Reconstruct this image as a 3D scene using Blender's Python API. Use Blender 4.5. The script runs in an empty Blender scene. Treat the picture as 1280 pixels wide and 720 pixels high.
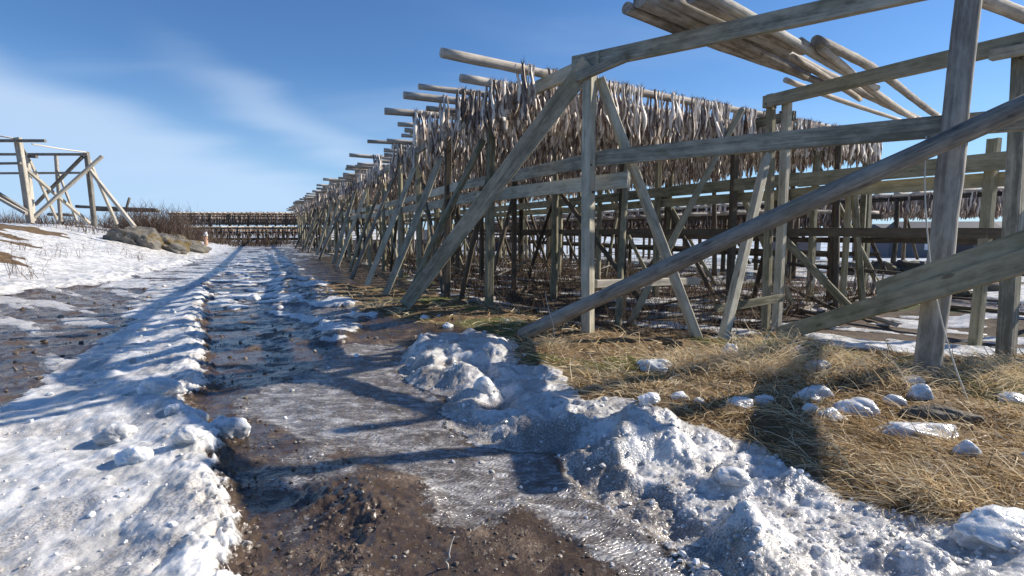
import bpy, math, random
import numpy as np
from mathutils import Vector, Matrix
random.seed(7); rng = np.random.default_rng(7)
SC = bpy.context.scene; COL = SC.collection

# ------------------------------------------------------------------ camera
F = 700.0; PITCH = math.atan(72/700); CAMZ = 1.5
cam_d = bpy.data.cameras.new('camera'); cam = bpy.data.objects.new('camera', cam_d); COL.objects.link(cam)
cam.location = (0, 0, CAMZ); cam.rotation_euler = (math.pi/2-PITCH, 0, 0)
cam_d.sensor_width = 36; cam_d.lens = 36*F/1280; cam_d.clip_end = 3000; cam_d.clip_start = .05
SC.camera = cam
_c, _s = math.cos(PITCH), math.sin(PITCH)
def ray(px, py):
    vx, vz = (px-640)/F, (360-py)/F
    return np.array([vx, _c+_s*vz, -_s+_c*vz])
O = np.array([0, 0, CAMZ])
def zp(px, py, z=0.0):                 # where a sight line meets height z
    r = ray(px, py); return O+r*((z-CAMZ)/r[2])
def yp(px, py, y):                     # ... meets distance y
    r = ray(px, py); return O+r*(y/r[1])
def pp(px, py, p0, d):                 # ... meets an upright plane through p0 along d
    n = np.array([d[1], -d[0]]); r = ray(px, py)
    return O+r*(np.dot(n, np.asarray(p0)[:2])/np.dot(n, r[:2]))
def proj(p):
    d = np.asarray(p)-O
    y = _c*d[..., 1]-_s*d[..., 2]; z = _s*d[..., 1]+_c*d[..., 2]
    return 640+F*d[..., 0]/y, 360-F*z/y, y

# ------------------------------------------------------------------ noise
def _hash(ix, iy, k):
    h = (ix.astype(np.int64)*374761393+iy.astype(np.int64)*668265263+k*1442695041) & 0x7fffffff
    h = ((h ^ (h >> 13))*1274126177) & 0x7fffffff
    return ((h ^ (h >> 16)) & 0xffffff)/float(0xffffff)
def vnoise(x, y, k=0):
    ix, iy = np.floor(x), np.floor(y); fx, fy = x-ix, y-iy
    u, v = fx*fx*fx*(fx*(fx*6-15)+10), fy*fy*fy*(fy*(fy*6-15)+10)
    a, b, c, d = _hash(ix, iy, k), _hash(ix+1, iy, k), _hash(ix, iy+1, k), _hash(ix+1, iy+1, k)
    return a+(b-a)*u+(c-a)*v+(a-b-c+d)*u*v
def fbm(x, y, k=0, o=4):
    s = 0; a = 1; t = 0
    for i in range(o):
        s = s+a*vnoise(x*2**i+17.3*i, y*2**i-9.1*i, k+i); t += a; a *= .5
    return s/t
def worley(x, y, k=0):
    ix, iy = np.floor(x), np.floor(y); m = np.full(x.shape, 9.0)
    for dx in (-1, 0, 1):
        for dy in (-1, 0, 1):
            cx, cy = ix+dx, iy+dy
            d = (cx+_hash(cx, cy, k)-x)**2+(cy+_hash(cx, cy, k+5)-y)**2
            m = np.minimum(m, d)
    return np.sqrt(m)
def sst(a, b, x):
    t = np.clip((x-a)/(b-a), 0, 1); return t*t*(3-2*t)

# ------------------------------------------------------------------ plan of the place (world metres)
def poly(*pts): return np.array([zp(px, py, 0)[:2] for px, py in pts])
def sdist(P, X, Y):                    # signed distance, negative inside
    d = np.full(X.shape, 1e18); s = np.zeros(X.shape, bool); n = len(P)
    for i in range(n):
        a, b = P[i], P[(i+1) % n]; e = b-a
        wx, wy = X-a[0], Y-a[1]
        t = np.clip((wx*e[0]+wy*e[1])/(e@e+1e-12), 0, 1)
        d = np.minimum(d, (wx-e[0]*t)**2+(wy-e[1]*t)**2)
        c = ((a[1] > Y) != (b[1] > Y)) & (X < (b[0]-a[0])*(Y-a[1])/(b[1]-a[1]+1e-15)+a[0])
        s ^= c
    return np.where(s, -1, 1)*np.sqrt(d)
# road-side edge of the big rack (line 0), a gentle bend
P1 = zp(735, 426, .05)
_l0 = np.array([(4.9, 4.15), (3.9, 5.0), (P1[0], P1[1]), (-.75, 10.7), (-4.3, 19.7), (-9.3, 31), (-15.2, 44), (-25.5, 67)])
def _curve(pts, n=80):
    out = []
    for i in range(len(pts)-1):
        p0 = pts[max(i-1, 0)]; p1 = pts[i]; p2 = pts[i+1]; p3 = pts[min(i+2, len(pts)-1)]
        for j in range(n):
            t = j/n
            out.append(.5*((2*p1)+(p2-p0)*t+(2*p0-5*p1+4*p2-p3)*t*t+(3*p1-p0-3*p2+p3)*t**3))
    out.append(pts[-1]); return np.array(out)
L0 = _curve(_l0); _ds = np.r_[0, np.cumsum(np.linalg.norm(np.diff(L0, axis=0), axis=1))]
S0 = _ds[np.argmin(np.linalg.norm(L0-P1[:2], axis=1))]
SMAX = _ds[-1]-S0
def l0(s): return np.array([np.interp(s+S0, _ds, L0[:, 0]), np.interp(s+S0, _ds, L0[:, 1])])
def tang(s, w=1.8):
    t = l0(s+w)-l0(s-w); return t/np.linalg.norm(t)
def nrm(s, w=1.8):
    t = tang(s, w); return np.array([t[1], -t[0]])
def lk(s, off): return l0(s)+nrm(s)*off
LINE0 = np.vstack([_l0[::1]])
RACK_POLY = np.vstack([[l0(s) for s in np.linspace(-3.4, SMAX, 24)], [lk(s, 10.5) for s in np.linspace(SMAX, 0, 20)], [(9.0, 5.2)]])

EL = poly((-900, 440), (-200, 388), (0, 369), (130, 356), (230, 332), (262, 322), (292, 314), (300, 306), (240, 301), (-1600, 301), (-2500, 380))
RIDGE = poly((190, 360), (250, 352), (258, 375), (250, 410), (258, 450), (257, 488), (226, 505), (262, 535), (274, 560), (272, 590), (285, 640), (292, 720), (310, 900), (-400, 900), (-120, 560), (0, 512), (60, 470), (120, 432), (160, 405), (150, 392), (185, 376))
RIDGE_R = poly((250, 345), (258, 375), (250, 410), (258, 450), (257, 488), (226, 505), (262, 535), (274, 560), (272, 590), (285, 640), (292, 720), (310, 900))
FARROAD = poly((120, 360), (240, 330), (290, 313), (312, 309), (336, 311), (300, 332), (268, 348), (256, 358), (235, 366), (185, 364))
SHADYROAD = poly((262, 350), (300, 325), (345, 309), (372, 333), (420, 372), (470, 398), (440, 415), (350, 405), (300, 392), (262, 380))
ICE = poly((300, 505), (345, 478), (400, 455), (440, 430), (500, 430), (520, 480), (560, 520), (650, 560), (760, 620), (850, 690), (920, 780), (800, 780), (770, 690), (700, 655), (640, 612), (610, 650), (570, 655), (525, 600), (440, 556), (360, 540))
ICE2 = poly((275, 540), (360, 540), (480, 560), (470, 610), (400, 650), (380, 720), (300, 720))
BANK = poly((492, 446), (520, 428), (600, 424), (645, 440), (648, 462), (700, 474), (730, 505), (790, 512), (840, 532), (890, 545), (950, 565), (1010, 605), (1060, 638), (1150, 662), (1290, 690), (1500, 735), (1600, 900), (930, 900), (860, 710), (800, 655), (735, 620), (690, 565), (640, 562), (590, 552), (545, 520), (562, 497), (512, 482), (496, 466))
CRUST = poly((384, 412), (410, 400), (452, 398), (462, 410), (430, 428), (392, 432))
BANK_L = poly((492, 446), (496, 466), (512, 482), (562, 497), (545, 520), (590, 552), (640, 562), (690, 565), (735, 620), (800, 655), (860, 710), (930, 900))
GRASS = poly((345, 352), (380, 352), (440, 360), (520, 370), (580, 382), (650, 398), (720, 416), (800, 424), (900, 420), (1000, 404), (1100, 426), (1300, 446), (1700, 470), (1700, 760), (1290, 692), (1150, 664), (1060, 640), (1000, 600), (950, 565), (880, 546), (830, 532), (720, 500), (648, 462), (610, 424), (560, 414), (490, 402), (430, 392), (375, 378))
INNERSNOW = poly((1000, 417), (1100, 416), (1290, 424), (1400, 440), (1300, 452), (1120, 440), (1030, 432))
MUDHILL = poly((420, 720), (430, 660), (395, 640), (400, 612), (480, 605), (530, 632), (520, 660), (490, 690), (480, 740), (470, 800), (400, 800))
EDGE_L = EL[:8]
def segdist(P, X, Y):
    d = np.full(X.shape, 1e18)
    for a, b in zip(P[:-1], P[1:]):
        e = b-a; wx, wy = X-a[0], Y-a[1]
        t = np.clip((wx*e[0]+wy*e[1])/(e@e+1e-12), 0, 1)
        d = np.minimum(d, (wx-e[0]*t)**2+(wy-e[1]*t)**2)
    return np.sqrt(d)

def terrain(X, Y):
    """height and surface masks for arrays of plan positions"""
    X = np.asarray(X, float); Y = np.asarray(Y, float)
    R = np.hypot(X, Y)
    n1 = fbm(X*1.3, Y*1.3, 11)-.5; n2 = fbm(X*5, Y*5, 21)-.5; n3 = fbm(X*18, Y*18, 31, 3)-.5
    wa = .30*np.clip(R/8, .35, 4)
    wx = X+wa*(fbm(X*2.2, Y*2.2, 41)-.5)+.12*n3; wy = Y+wa*(fbm(X*2.2+40, Y*2.2, 42)-.5)*1.4+.12*n2
    # hill on the left
    dl = -sdist(EL, X, Y)
    hill = 1.55*sst(-.3, 8.5, dl)*sst(58, 40, Y)+.35*sst(0, 3, dl)*sst(80, 45, Y)*.6
    dr = sdist(RACK_POLY, X, Y)
    z = hill+.05*n1+.02*n2
    z += .14*sst(.6, -.5, sdist(GRASS, X, Y))
    z -= .17*sst(-.3, -1.6, dr)
    z -= 1.3*sst(26, 60, Y)*sst(-6, 4, X+.36*Y-7)
    # masks
    left = sst(.25, -.25, sdist(EL, wx, wy))
    ridge = sst(.13, -.16, sdist(RIDGE, wx+.08*n3, wy+.08*n2))
    farr = sst(.3, -.3, sdist(FARROAD, wx, wy))
    shady = sst(.3, -.3, sdist(SHADYROAD, wx, wy))
    bank = sst(.05, -.09, sdist(BANK, wx, wy))
    crust = sst(.1, -.2, sdist(CRUST, wx, wy))
    grass = sst(.10, -.10, sdist(GRASS, wx, wy))
    ice = sst(.06, -.06, sdist(ICE, wx, wy)); ice2 = sst(.2, -.2, sdist(ICE2, wx, wy))
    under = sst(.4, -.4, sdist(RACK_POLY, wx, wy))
    right = sst(0, .6, (X-3.4)+.52*(Y-5.4))*(1-under)           # plain beyond the rack
    beyond = np.clip(sst(45, 52, Y)+sst(.5, 3, dr)*(X+.36*Y > 4), 0, 1)*(1-left)*(1-grass)
    # streaks of worn ice along the left wheel track
    u = X*.80-Y*.60; v = X*.60+Y*.80
    streak = fbm(u*.55+3, v*2.6, 51, 5)
    track = np.clip(1-left-ridge-farr-shady-bank-grass-ice-under, 0, 1)
    farf = sst(6, 13, R)
    lt = track*(X < np.interp(Y, RIDGE_R[::-1, 1], RIDGE_R[::-1, 0])-.05)
    ice3 = lt*sst(.50, .60, streak+.05*farf)
    snow3 = lt*sst(.60, .68, streak+.06*farf)
    vor = fbm(X*.9+v*.3, Y*2.0, 61, 5)
    snow4 = shady*sst(.46, .56, fbm(u*1.2+9, v*2.2, 63, 5))
    ice4 = shady*(1-snow4)*.75
    sunder = under*sst(.60, .64, fbm(u*.8+5, v*2.4, 65, 5)+.05*sst(4.2, 8, X)+.05*sst(5.5, 9.0, (X+.36*Y-3.6)))*(1-grass)
    inner = sst(.15, -.15, sdist(INNERSNOW, wx, wy))
    vegl = left*sst(.56, .61, fbm(X*.28, Y*.5, 71, 5)+.10*sst(3.5, 8, dl)*sst(40, 20, R)-.05*sst(4, 2, dl))*sst(1.4, 2.6, dl)
    vegr = beyond*sst(.60, .66, fbm(X*.16, Y*.35, 73, 5))
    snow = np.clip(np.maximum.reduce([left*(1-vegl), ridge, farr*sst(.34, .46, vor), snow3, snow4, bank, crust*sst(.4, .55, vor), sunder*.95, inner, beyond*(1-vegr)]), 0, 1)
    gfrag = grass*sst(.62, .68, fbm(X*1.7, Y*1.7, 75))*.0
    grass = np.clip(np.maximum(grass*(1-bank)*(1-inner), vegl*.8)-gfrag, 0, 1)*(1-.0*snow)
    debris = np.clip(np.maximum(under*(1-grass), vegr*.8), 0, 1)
    # heights of snow
    w1 = worley(X*4.2+n2, Y*4.2+n1, 81); w2 = worley(X*11+n3, Y*11, 85); w3 = worley(X*27, Y*27+n3, 87)
    lumps = (1-w1**2)*.10+(1-w2**2)*.035+(1-w3**2)*.012
    near = sst(30, 8, R)
    drr = segdist(RIDGE_R, X, Y)
    rprof = .04+.085*np.exp(-np.clip(drr-.18, 0, 9)/.55)*(.55+.9*fbm(X*2.2, Y*2.2, 91))
    z += ridge*(rprof+near*(lumps*(.10+.55*np.exp(-drr/.45))+(fbm(X*9, Y*9, 111, 4)-.5)*.030+(fbm(u*1.5, v*5, 115, 3)-.5)*.05)-.03)
    sb = -sdist(BANK, X, Y)
    blow = segdist(BANK_L, X, Y)
    bprof = (.02+.115*sst(.0, .45, blow)*sst(0, .34, sb))*(.35+1.1*sst(.30, .70, fbm(X*2.1+5, Y*2.1, 93, 3)))
    w4 = worley(X*8+2*n3, Y*8, 89); wb = worley(X*3.4+.9*n2, Y*3.4+.9*n1, 83)
    cl_ = np.clip(.62-wb, 0, 1)**.5*.075*sst(.40, .62, fbm(X*2.4, Y*2.4, 107, 3))             # rounded clods
    cr = (fbm(X*15, Y*15, 94, 4)-.5)*.020+(fbm(X*50, Y*50, 96, 2)-.5)*.012+(fbm(X*4.5, Y*4.5, 98, 3)-.5)*.09
    ed = sst(0, .18, sb)
    z += bank*(bprof+near*(cl_*ed+cr*(.3+.7*ed))-.01)
    hol = np.zeros_like(X)
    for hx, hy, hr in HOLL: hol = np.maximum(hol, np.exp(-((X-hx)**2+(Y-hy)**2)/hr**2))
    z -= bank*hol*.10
    z += crust*(.03+.35*lumps)+snow3*.025+snow4*(.02+.25*lumps)+farr*(.04+.3*lumps*near)
    z += left*sst(0, 1, dl)*(.08+.10*n1)+.13*np.exp(-((dl-.3)/.5)**2)*left*(.4+n2+fbm(X*2, Y*2, 95))*sst(50, 25, R)
    z += sunder*.03*(1-grass)+inner*.05
    mud = np.clip(1-snow-ice-grass-debris, 0, 1)
    z += mud*(.020*n2+.009*n3+.006*(1-w2))*near
    mh = sst(.2, -.35, sdist(MUDHILL, wx, wy)); z += mh*(.08+.10*n2+.045*n3)
    ripp = np.sin((u*38+4*n1*6+3*n2))*.5+.5
    z += ice*(-.015+.004*ripp*near+.010*n3)
    z += grass*(.05*n2+.06*n1)
    # a tussocky rise at the foot of the double post
    for (mx, my, mr, mh_) in MOUNDS: z += mh_*np.exp(-((X-mx)**2+(Y-my)**2)/mr**2)
    ice = sst(.22, -.12, sdist(ICE, wx, wy)+.25*(fbm(X*4, Y*4, 113)-.5)); icem = np.clip(np.maximum.reduce([ice, ice2*.55*sst(.42, .6, fbm(X*3, Y*3, 97)), ice3*.85, ice4])*(1-snow)*(1-bank)*(1-mh), 0, 1)
    dirt_shade = np.clip(ridge*.55*sst(.42, .7, fbm(X*3, Y*3, 99))+bank*(.16+.62*sst(.45, .05, blow+.35*(fbm(X*2.6, Y*2.6, 101)-.5))+.75*sst(.2, .8, hol+.5*(fbm(X*6, Y*6, 109)-.5))+.25*sst(.5, .7, fbm(X*5, Y*5, 105)))+lt*.5+sunder*.25+farr*.18, 0, 1)  # dirt, plus shade on wet ice painted into the bank hollows
    moss = np.clip((grass+under)*sst(.53, .61, fbm(X*1.1+9, Y*1.1, 103)), 0, 1)*sst(2.2, .5, np.abs(dr))
    return dict(z=z, snow=snow, ice=icem, grass=grass, debris=debris, dirt_shade=dirt_shade, moss=moss, dl=dl, bank=bank, ridge=ridge)
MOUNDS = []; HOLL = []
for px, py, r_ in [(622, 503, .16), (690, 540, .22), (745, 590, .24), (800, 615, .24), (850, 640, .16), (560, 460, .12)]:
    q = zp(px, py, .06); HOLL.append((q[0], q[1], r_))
for px, py, r_, h_ in [(965, 452, .55, .12), (1090, 470, .5, .10), (1235, 470, .6, .10), (850, 452, .35, .08), (1010, 455, .4, .10)]:
    q = zp(px, py, .15); MOUNDS.append((q[0], q[1], r_, h_))
def H(x, y): return float(terrain(np.array([x]), np.array([y]))['z'][0])
def gpt(px, py):                       # where a sight line meets the terrain
    r = ray(px, py); t = np.geomspace(1.5, 90, 900); P = O+r[None]*t[:, None]; hz = terrain(P[:, 0], P[:, 1])['z']
    k = np.nonzero(P[:, 2] <= hz)[0]
    if len(k) == 0: return np.array([*zp(px, py, 0)[:2], H(*zp(px, py, 0)[:2])])
    return np.array([P[k[0], 0], P[k[0], 1], hz[k[0]]])

# ------------------------------------------------------------------ mesh helpers
def npmesh(name, V, quads=None, tris=None, smooth=True, attrs=None):
    me = bpy.data.meshes.new(name); V = np.asarray(V, np.float32)
    q = np.zeros((0, 4), np.int32) if quads is None or len(quads) == 0 else np.asarray(quads, np.int32)
    t = np.zeros((0, 3), np.int32) if tris is None or len(tris) == 0 else np.asarray(tris, np.int32)
    me.vertices.add(len(V)); me.vertices.foreach_set('co', V.ravel())
    me.loops.add(q.size+t.size); me.loops.foreach_set('vertex_index', np.r_[q.ravel(), t.ravel()])
    me.polygons.add(len(q)+len(t))
    me.polygons.foreach_set('loop_start', np.r_[np.arange(len(q))*4, q.size+np.arange(len(t))*3].astype(np.int32))
    me.polygons.foreach_set('use_smooth', np.full(len(q)+len(t), smooth))
    for k, a in (attrs or {}).items():
        a = np.asarray(a, np.float32)
        if a.ndim == 1:
            at = me.attributes.new(k, 'FLOAT', 'POINT'); at.data.foreach_set('value', a)
        else:
            at = me.attributes.new(k, 'FLOAT_COLOR', 'POINT'); at.data.foreach_set('color', a.ravel())
    me.update(calc_edges=True); return me
def link(name, me, mat=None, parent=None, loc=None):
    o = bpy.data.objects.new(name, me); COL.objects.link(o)
    if mat is not None and me is not None and len(me.materials) == 0: me.materials.append(mat)
    if loc is not None: o.location = loc
    if parent is not None:
        o.parent = parent; o.location = Vector(loc or (0, 0, 0))-parent.location
    return o
def tag(o, label, cat, group=None):
    o['label'] = label; o['category'] = cat
    if group: o['group'] = group
    return o
def thing(name, loc, label, cat, group=None):
    o = bpy.data.objects.new(name, None); COL.objects.link(o); o.location = Vector(loc); o.empty_display_size = .2
    return tag(o, label, cat, group)
def place(o, a, b, side=None, parent=None):
    """put a mesh made along local +Z between a and b"""
    a, b = Vector(a), Vector(b); z = (b-a).normalized()
    s = Vector(side) if side is not None else (Vector((0, 0, 1)) if abs(z.z) < .8 else Vector((1, 0, 0)))
    x = s.cross(z)
    if x.length < 1e-4: x = Vector((1, 0, 0)).cross(z)
    x.normalize(); y = z.cross(x)
    m = Matrix((x, y, z)).transposed().to_4x4()
    if parent is not None: m.translation = a-parent.location; o.parent = parent
    else: m.translation = a
    o.matrix_local = m if parent is not None else m
    if parent is None: o.matrix_world = m
def tube_mesh(name, rings, cap=True, smooth=True, attrs=None):
    """rings: (k,n,3)"""
    k, n, _ = rings.shape; V = rings.reshape(-1, 3); idx = np.arange(k*n).reshape(k, n)
    q = np.stack([idx[:-1], np.roll(idx[:-1], -1, 1), np.roll(idx[1:], -1, 1), idx[1:]], -1).reshape(-1, 4)
    tris = []
    if cap:
        V = np.vstack([V, rings[0].mean(0), rings[-1].mean(0)]); c0, c1 = k*n, k*n+1
        for i in range(n):
            j = (i+1) % n
            tris += [(c0, idx[0, j], idx[0, i]), (c1, idx[-1, i], idx[-1, j])]
    me = npmesh(name, V, q, tris, smooth)
    return me
def beam_mesh(L, w, h, r=None):
    """sawn timber: w across local x, h across local y, length L along z"""
    r = r or rng
    n = max(3, int(L/.45)); zs = np.linspace(0, L, n+1)
    b = min(w, h)*.10; hw, hh = w/2, h/2
    sec = np.array([(hw-b, -hh), (hw, -hh+b), (hw, hh-b), (hw-b, hh), (-hw+b, hh), (-hw, hh-b), (-hw, -hh+b), (-hw+b, -hh)])
    bow = np.sin(zs/L*math.pi)*r.normal(0, .0035*L**.8); bow2 = np.sin(zs/L*math.pi)*r.normal(0, .003*L**.8)
    R = []
    for i, z in enumerate(zs):
        s = sec*(1+r.normal(0, .012)); a = r.normal(0, .012); s = s@np.array([[math.cos(a), math.sin(a)], [-math.sin(a), math.cos(a)]])
        R.append(np.c_[s[:, 0]+bow[i], s[:, 1]+bow2[i], np.full(8, z)+(r.normal(0, .006, 8) if i in (0, n) else 0)])
    return tube_mesh('timber', np.array(R), smooth=False)
def log_mesh(L, r0, r1, r=None, n=12, knots=True):
    r = r or rng
    k = max(4, int(L/.30)); zs = np.linspace(0, L, k+1); ang = np.arange(n)/n*2*math.pi
    bx = np.sin(zs/L*math.pi)*r.normal(0, .0045*L)+np.sin(zs/L*2*math.pi)*r.normal(0, .003*L)
    by = np.sin(zs/L*math.pi)*r.normal(0, .004*L)
    R = []
    for i, z in enumerate(zs):
        rad = (r0+(r1-r0)*i/k)*(1+r.normal(0, .022))*(1+.03*np.cos(2*ang+r.uniform(0, 6)))
        if knots and r.random() < .35: rad = rad*(1+.12*np.exp(-((ang-r.uniform(0, 6.28))/.4)**2))
        R.append(np.c_[rad*np.cos(ang)+bx[i], rad*np.sin(ang)+by[i], np.full(n, z)])
    me = tube_mesh('log', np.array(R)); fl = np.ones(len(me.polygons), bool); fl[k*n:] = False
    me.polygons.foreach_set('use_smooth', fl); return me
def beam(name, a, b, w, h, mat, parent, side=None):
    L = float(np.linalg.norm(np.asarray(b)-np.asarray(a)))
    o = link(name, beam_mesh(L, w, h), mat); place(o, a, b, side, parent); return o
def log(name, a, b, r0, r1, mat, parent=None, n=12):
    L = float(np.linalg.norm(np.asarray(b)-np.asarray(a)))
    o = link(name, log_mesh(L, r0, r1, n=n), mat); place(o, a, b, None, parent); return o

# ------------------------------------------------------------------ materials
class NT:
    def __init__(s, name):
        s.m = bpy.data.materials.new(name); s.m.use_nodes = True; s.t = s.m.node_tree; s.t.nodes.clear()
        s.out = s.t.nodes.new('ShaderNodeOutputMaterial'); s.b = s.t.nodes.new('ShaderNodeBsdfPrincipled')
        s.t.links.new(s.b.outputs[0], s.out.inputs[0])
        s.b.inputs['Roughness'].default_value = .85; s.b.inputs['Specular IOR Level'].default_value = .3
        s.co = s.t.nodes.new('ShaderNodeTexCoord').outputs['Object']
    def n(s, t, **kw):
        x = s.t.nodes.new(t)
        for k, v in kw.items(): setattr(x, k, v)
        return x
    def l(s, a, b): s.t.links.new(a, b)
    def put(s, sock, v):
        if hasattr(v, 'is_output'): s.l(v, sock)
        elif isinstance(v, (tuple, list)) and len(v) == 3 and sock.type == 'RGBA': sock.default_value = (*v, 1)
        else: sock.default_value = v
    def math(s, op, a, b=0.0, c=None, clamp=False):
        x = s.n('ShaderNodeMath', operation=op, use_clamp=clamp); s.put(x.inputs[0], a); s.put(x.inputs[1], b)
        if c is not None: s.put(x.inputs[2], c)
        return x.outputs[0]
    def mix(s, f, a, b, mode='MIX'):
        x = s.n('ShaderNodeMix', data_type='RGBA', blend_type=mode, clamp_factor=True)
        s.put(x.inputs[0], f); s.put(x.inputs[6], a); s.put(x.inputs[7], b); return x.outputs[2]
    def fmix(s, f, a, b):
        x = s.n('ShaderNodeMix', data_type='FLOAT', clamp_factor=True); s.put(x.inputs[0], f); s.put(x.inputs[2], a); s.put(x.inputs[3], b); return x.outputs[0]
    def mapping(s, sc, co=None, off=None):
        x = s.n('ShaderNodeMapping'); s.l(co or s.co, x.inputs[0]); x.inputs['Scale'].default_value = sc
        if off is not None: s.put(x.inputs['Location'], off)
        return x.outputs[0]
    def noise(s, scale, co=None, detail=4, rough=.55, dist=0):
        x = s.n('ShaderNodeTexNoise'); s.l(co or s.co, x.inputs['Vector']); x.inputs['Scale'].default_value = scale
        x.inputs['Detail'].default_value = detail; x.inputs['Roughness'].default_value = rough; x.inputs['Distortion'].default_value = dist
        return x.outputs['Fac']
    def vor(s, scale, co=None, feature='F1', out='Distance'):
        x = s.n('ShaderNodeTexVoronoi', feature=feature); s.l(co or s.co, x.inputs['Vector']); x.inputs['Scale'].default_value = scale
        return x.outputs[out]
    def ramp(s, f, *st):
        x = s.n('ShaderNodeValToRGB'); s.put(x.inputs[0], f); e = x.color_ramp.elements
        while len(e) < len(st): e.new(.5)
        for el, (p, c) in zip(e, st): el.position = p; el.color = (*c, 1) if isinstance(c, tuple) else (c, c, c, 1)
        return x.outputs[0]
    def step(s, f, a, b): 
        x = s.n('ShaderNodeMapRange', interpolation_type='SMOOTHSTEP'); s.put(x.inputs[0], f); x.inputs[1].default_value = a; x.inputs[2].default_value = b; return x.outputs[0]
    def bump(s, h, st, dist=.01, prev=None):
        x = s.n('ShaderNodeBump'); s.put(x.inputs['Height'], h); s.put(x.inputs['Strength'], st); x.inputs['Distance'].default_value = dist
        if prev is not None: s.l(prev, x.inputs['Normal'])
        return x.outputs[0]
    def attr(s, name):
        x = s.n('ShaderNodeAttribute', attribute_name=name); return x
    def rnd(s): return s.n('ShaderNodeObjectInfo').outputs['Random']

def wood(name, dark, lite, moss=None, crack=.6, gs=1.0):
    t = NT(name); rn = t.rnd()
    off = t.n('ShaderNodeCombineXYZ'); t.put(off.inputs[0], t.math('MULTIPLY', rn, 91.0)); t.put(off.inputs[2], t.math('MULTIPLY', rn, 37.0))
    g = t.noise(1, t.mapping((26*gs, 26*gs, .9), off=off.outputs[0]), 6, .65, .3)
    g2 = t.noise(1, t.mapping((90*gs, 90*gs, 2.2), off=off.outputs[0]), 4, .6)
    big = t.noise(1, t.mapping((2.2, 2.2, .8), off=off.outputs[0]), 4, .6)
    f = t.math('ADD', t.math('MULTIPLY', g, .6), t.math('MULTIPLY', big, .5))
    f = t.math('ADD', f, t.math('MULTIPLY', t.math('SUBTRACT', rn, .5), .25))
    bl = t.noise(1, t.mapping((13, 13, 5), off=off.outputs[0]), 4, .65); f = t.math('ADD', f, t.math('MULTIPLY', t.math('SUBTRACT', bl, .5), .55))
    c = t.ramp(f, (.36, dark), (.52, tuple((a+b)/2 for a, b in zip(dark, lite))), (.72, lite))
    ck = t.step(g2, .30, .40); c = t.mix(t.math('MULTIPLY', t.math('SUBTRACT', 1.0, ck), crack), c, (.03, .026, .02))
    kn = t.vor(1, t.mapping((5, 5, 1.6), off=off.outputs[0])); c = t.mix(t.math('MULTIPLY', t.step(kn, .13, .06), .6), c, (.05, .035, .022))
    if moss is not None:
        ms = t.step(t.noise(3.2, t.mapping((1, 1, .5), off=off.outputs[0]), 5, .6), .52, .66); c = t.mix(t.math('MULTIPLY', ms, .38), c, moss)
    t.put(t.b.inputs['Base Color'], c)
    t.put(t.b.inputs['Normal'], t.bump(t.math('ADD', t.math('MULTIPLY', g, .6), t.math('MULTIPLY', g2, .5)), .8, .012))
    return t.m
M = {}
M['plank'] = wood('weathered_plank', (.19, .18, .145), (.56, .525, .42), (.15, .155, .08))
M['plankmoss'] = wood('mossy_plank', (.11, .105, .072), (.38, .35, .25), (.085, .10, .038))
M['log'] = wood('weathered_log', (.19, .165, .135), (.58, .52, .445), None, .9)
M['braced'] = wood('blotched_log', (.075, .072, .068), (.38, .355, .31), (.17, .14, .09), .9)
M['silverlog'] = wood('silver_log', (.20, .19, .17), (.50, .475, .43), None, .75)
M['greylog'] = wood('grey_log', (.085, .08, .072), (.27, .255, .225), (.13, .10, .06), .7)
M['palewood'] = wood('bleached_timber', (.24, .22, .18), (.52, .48, .41), None, .4)
M['darkpole'] = wood('dark_pole', (.035, .028, .02), (.14, .115, .085), None, .5)

def fish_mat():
    t = NT('dried_fish'); a = t.attr('tone').outputs['Fac']; rn = t.rnd()
    n = t.noise(1, t.mapping((30, 30, 7)), 4, .6); f = t.math('ADD', t.math('MULTIPLY', a, .62), t.math('MULTIPLY', n, .55))
    f = t.math('ADD', f, t.math('MULTIPLY', t.math('SUBTRACT', rn, .5), .22))
    c = t.ramp(f, (.22, (.060, .040, .034)), (.40, (.19, .14, .115)), (.56, (.45, .375, .32)), (.78, (.82, .76, .68)))
    t.put(t.b.inputs['Base Color'], c); t.b.inputs['Roughness'].default_value = .55; t.b.inputs['Specular IOR Level'].default_value = .4
    t.put(t.b.inputs['Normal'], t.bump(n, .5, .01)); return t.m
M['fish'] = fish_mat()
def straw_mat(name, ramp, rough=.7):
    t = NT(name); a = t.attr('tone').outputs['Fac']
    c = t.ramp(a, *ramp); t.put(t.b.inputs['Base Color'], c); t.b.inputs['Roughness'].default_value = rough
    tr = t.n('ShaderNodeBsdfTranslucent'); t.put(tr.inputs[0], c); mx = t.n('ShaderNodeMixShader'); mx.inputs[0].default_value = .3
    t.l(t.b.outputs[0], mx.inputs[1]); t.l(tr.outputs[0], mx.inputs[2]); t.l(mx.outputs[0], t.out.inputs[0]); return t.m
M['straw'] = straw_mat('dry_straw', [(0, (.10, .065, .03)), (.22, (.33, .215, .10)), (.5, (.62, .46, .25)), (.9, (.88, .77, .57)), (1, (.16, .19, .05))])
M['stem'] = straw_mat('dead_stem', [(0, (.022, .016, .012)), (.5, (.075, .050, .036)), (1, (.30, .22, .14))])
M['twig'] = straw_mat('bare_twig', [(0, (.045, .030, .024)), (.5, (.10, .068, .053)), (1, (.20, .15, .12))])
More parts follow.
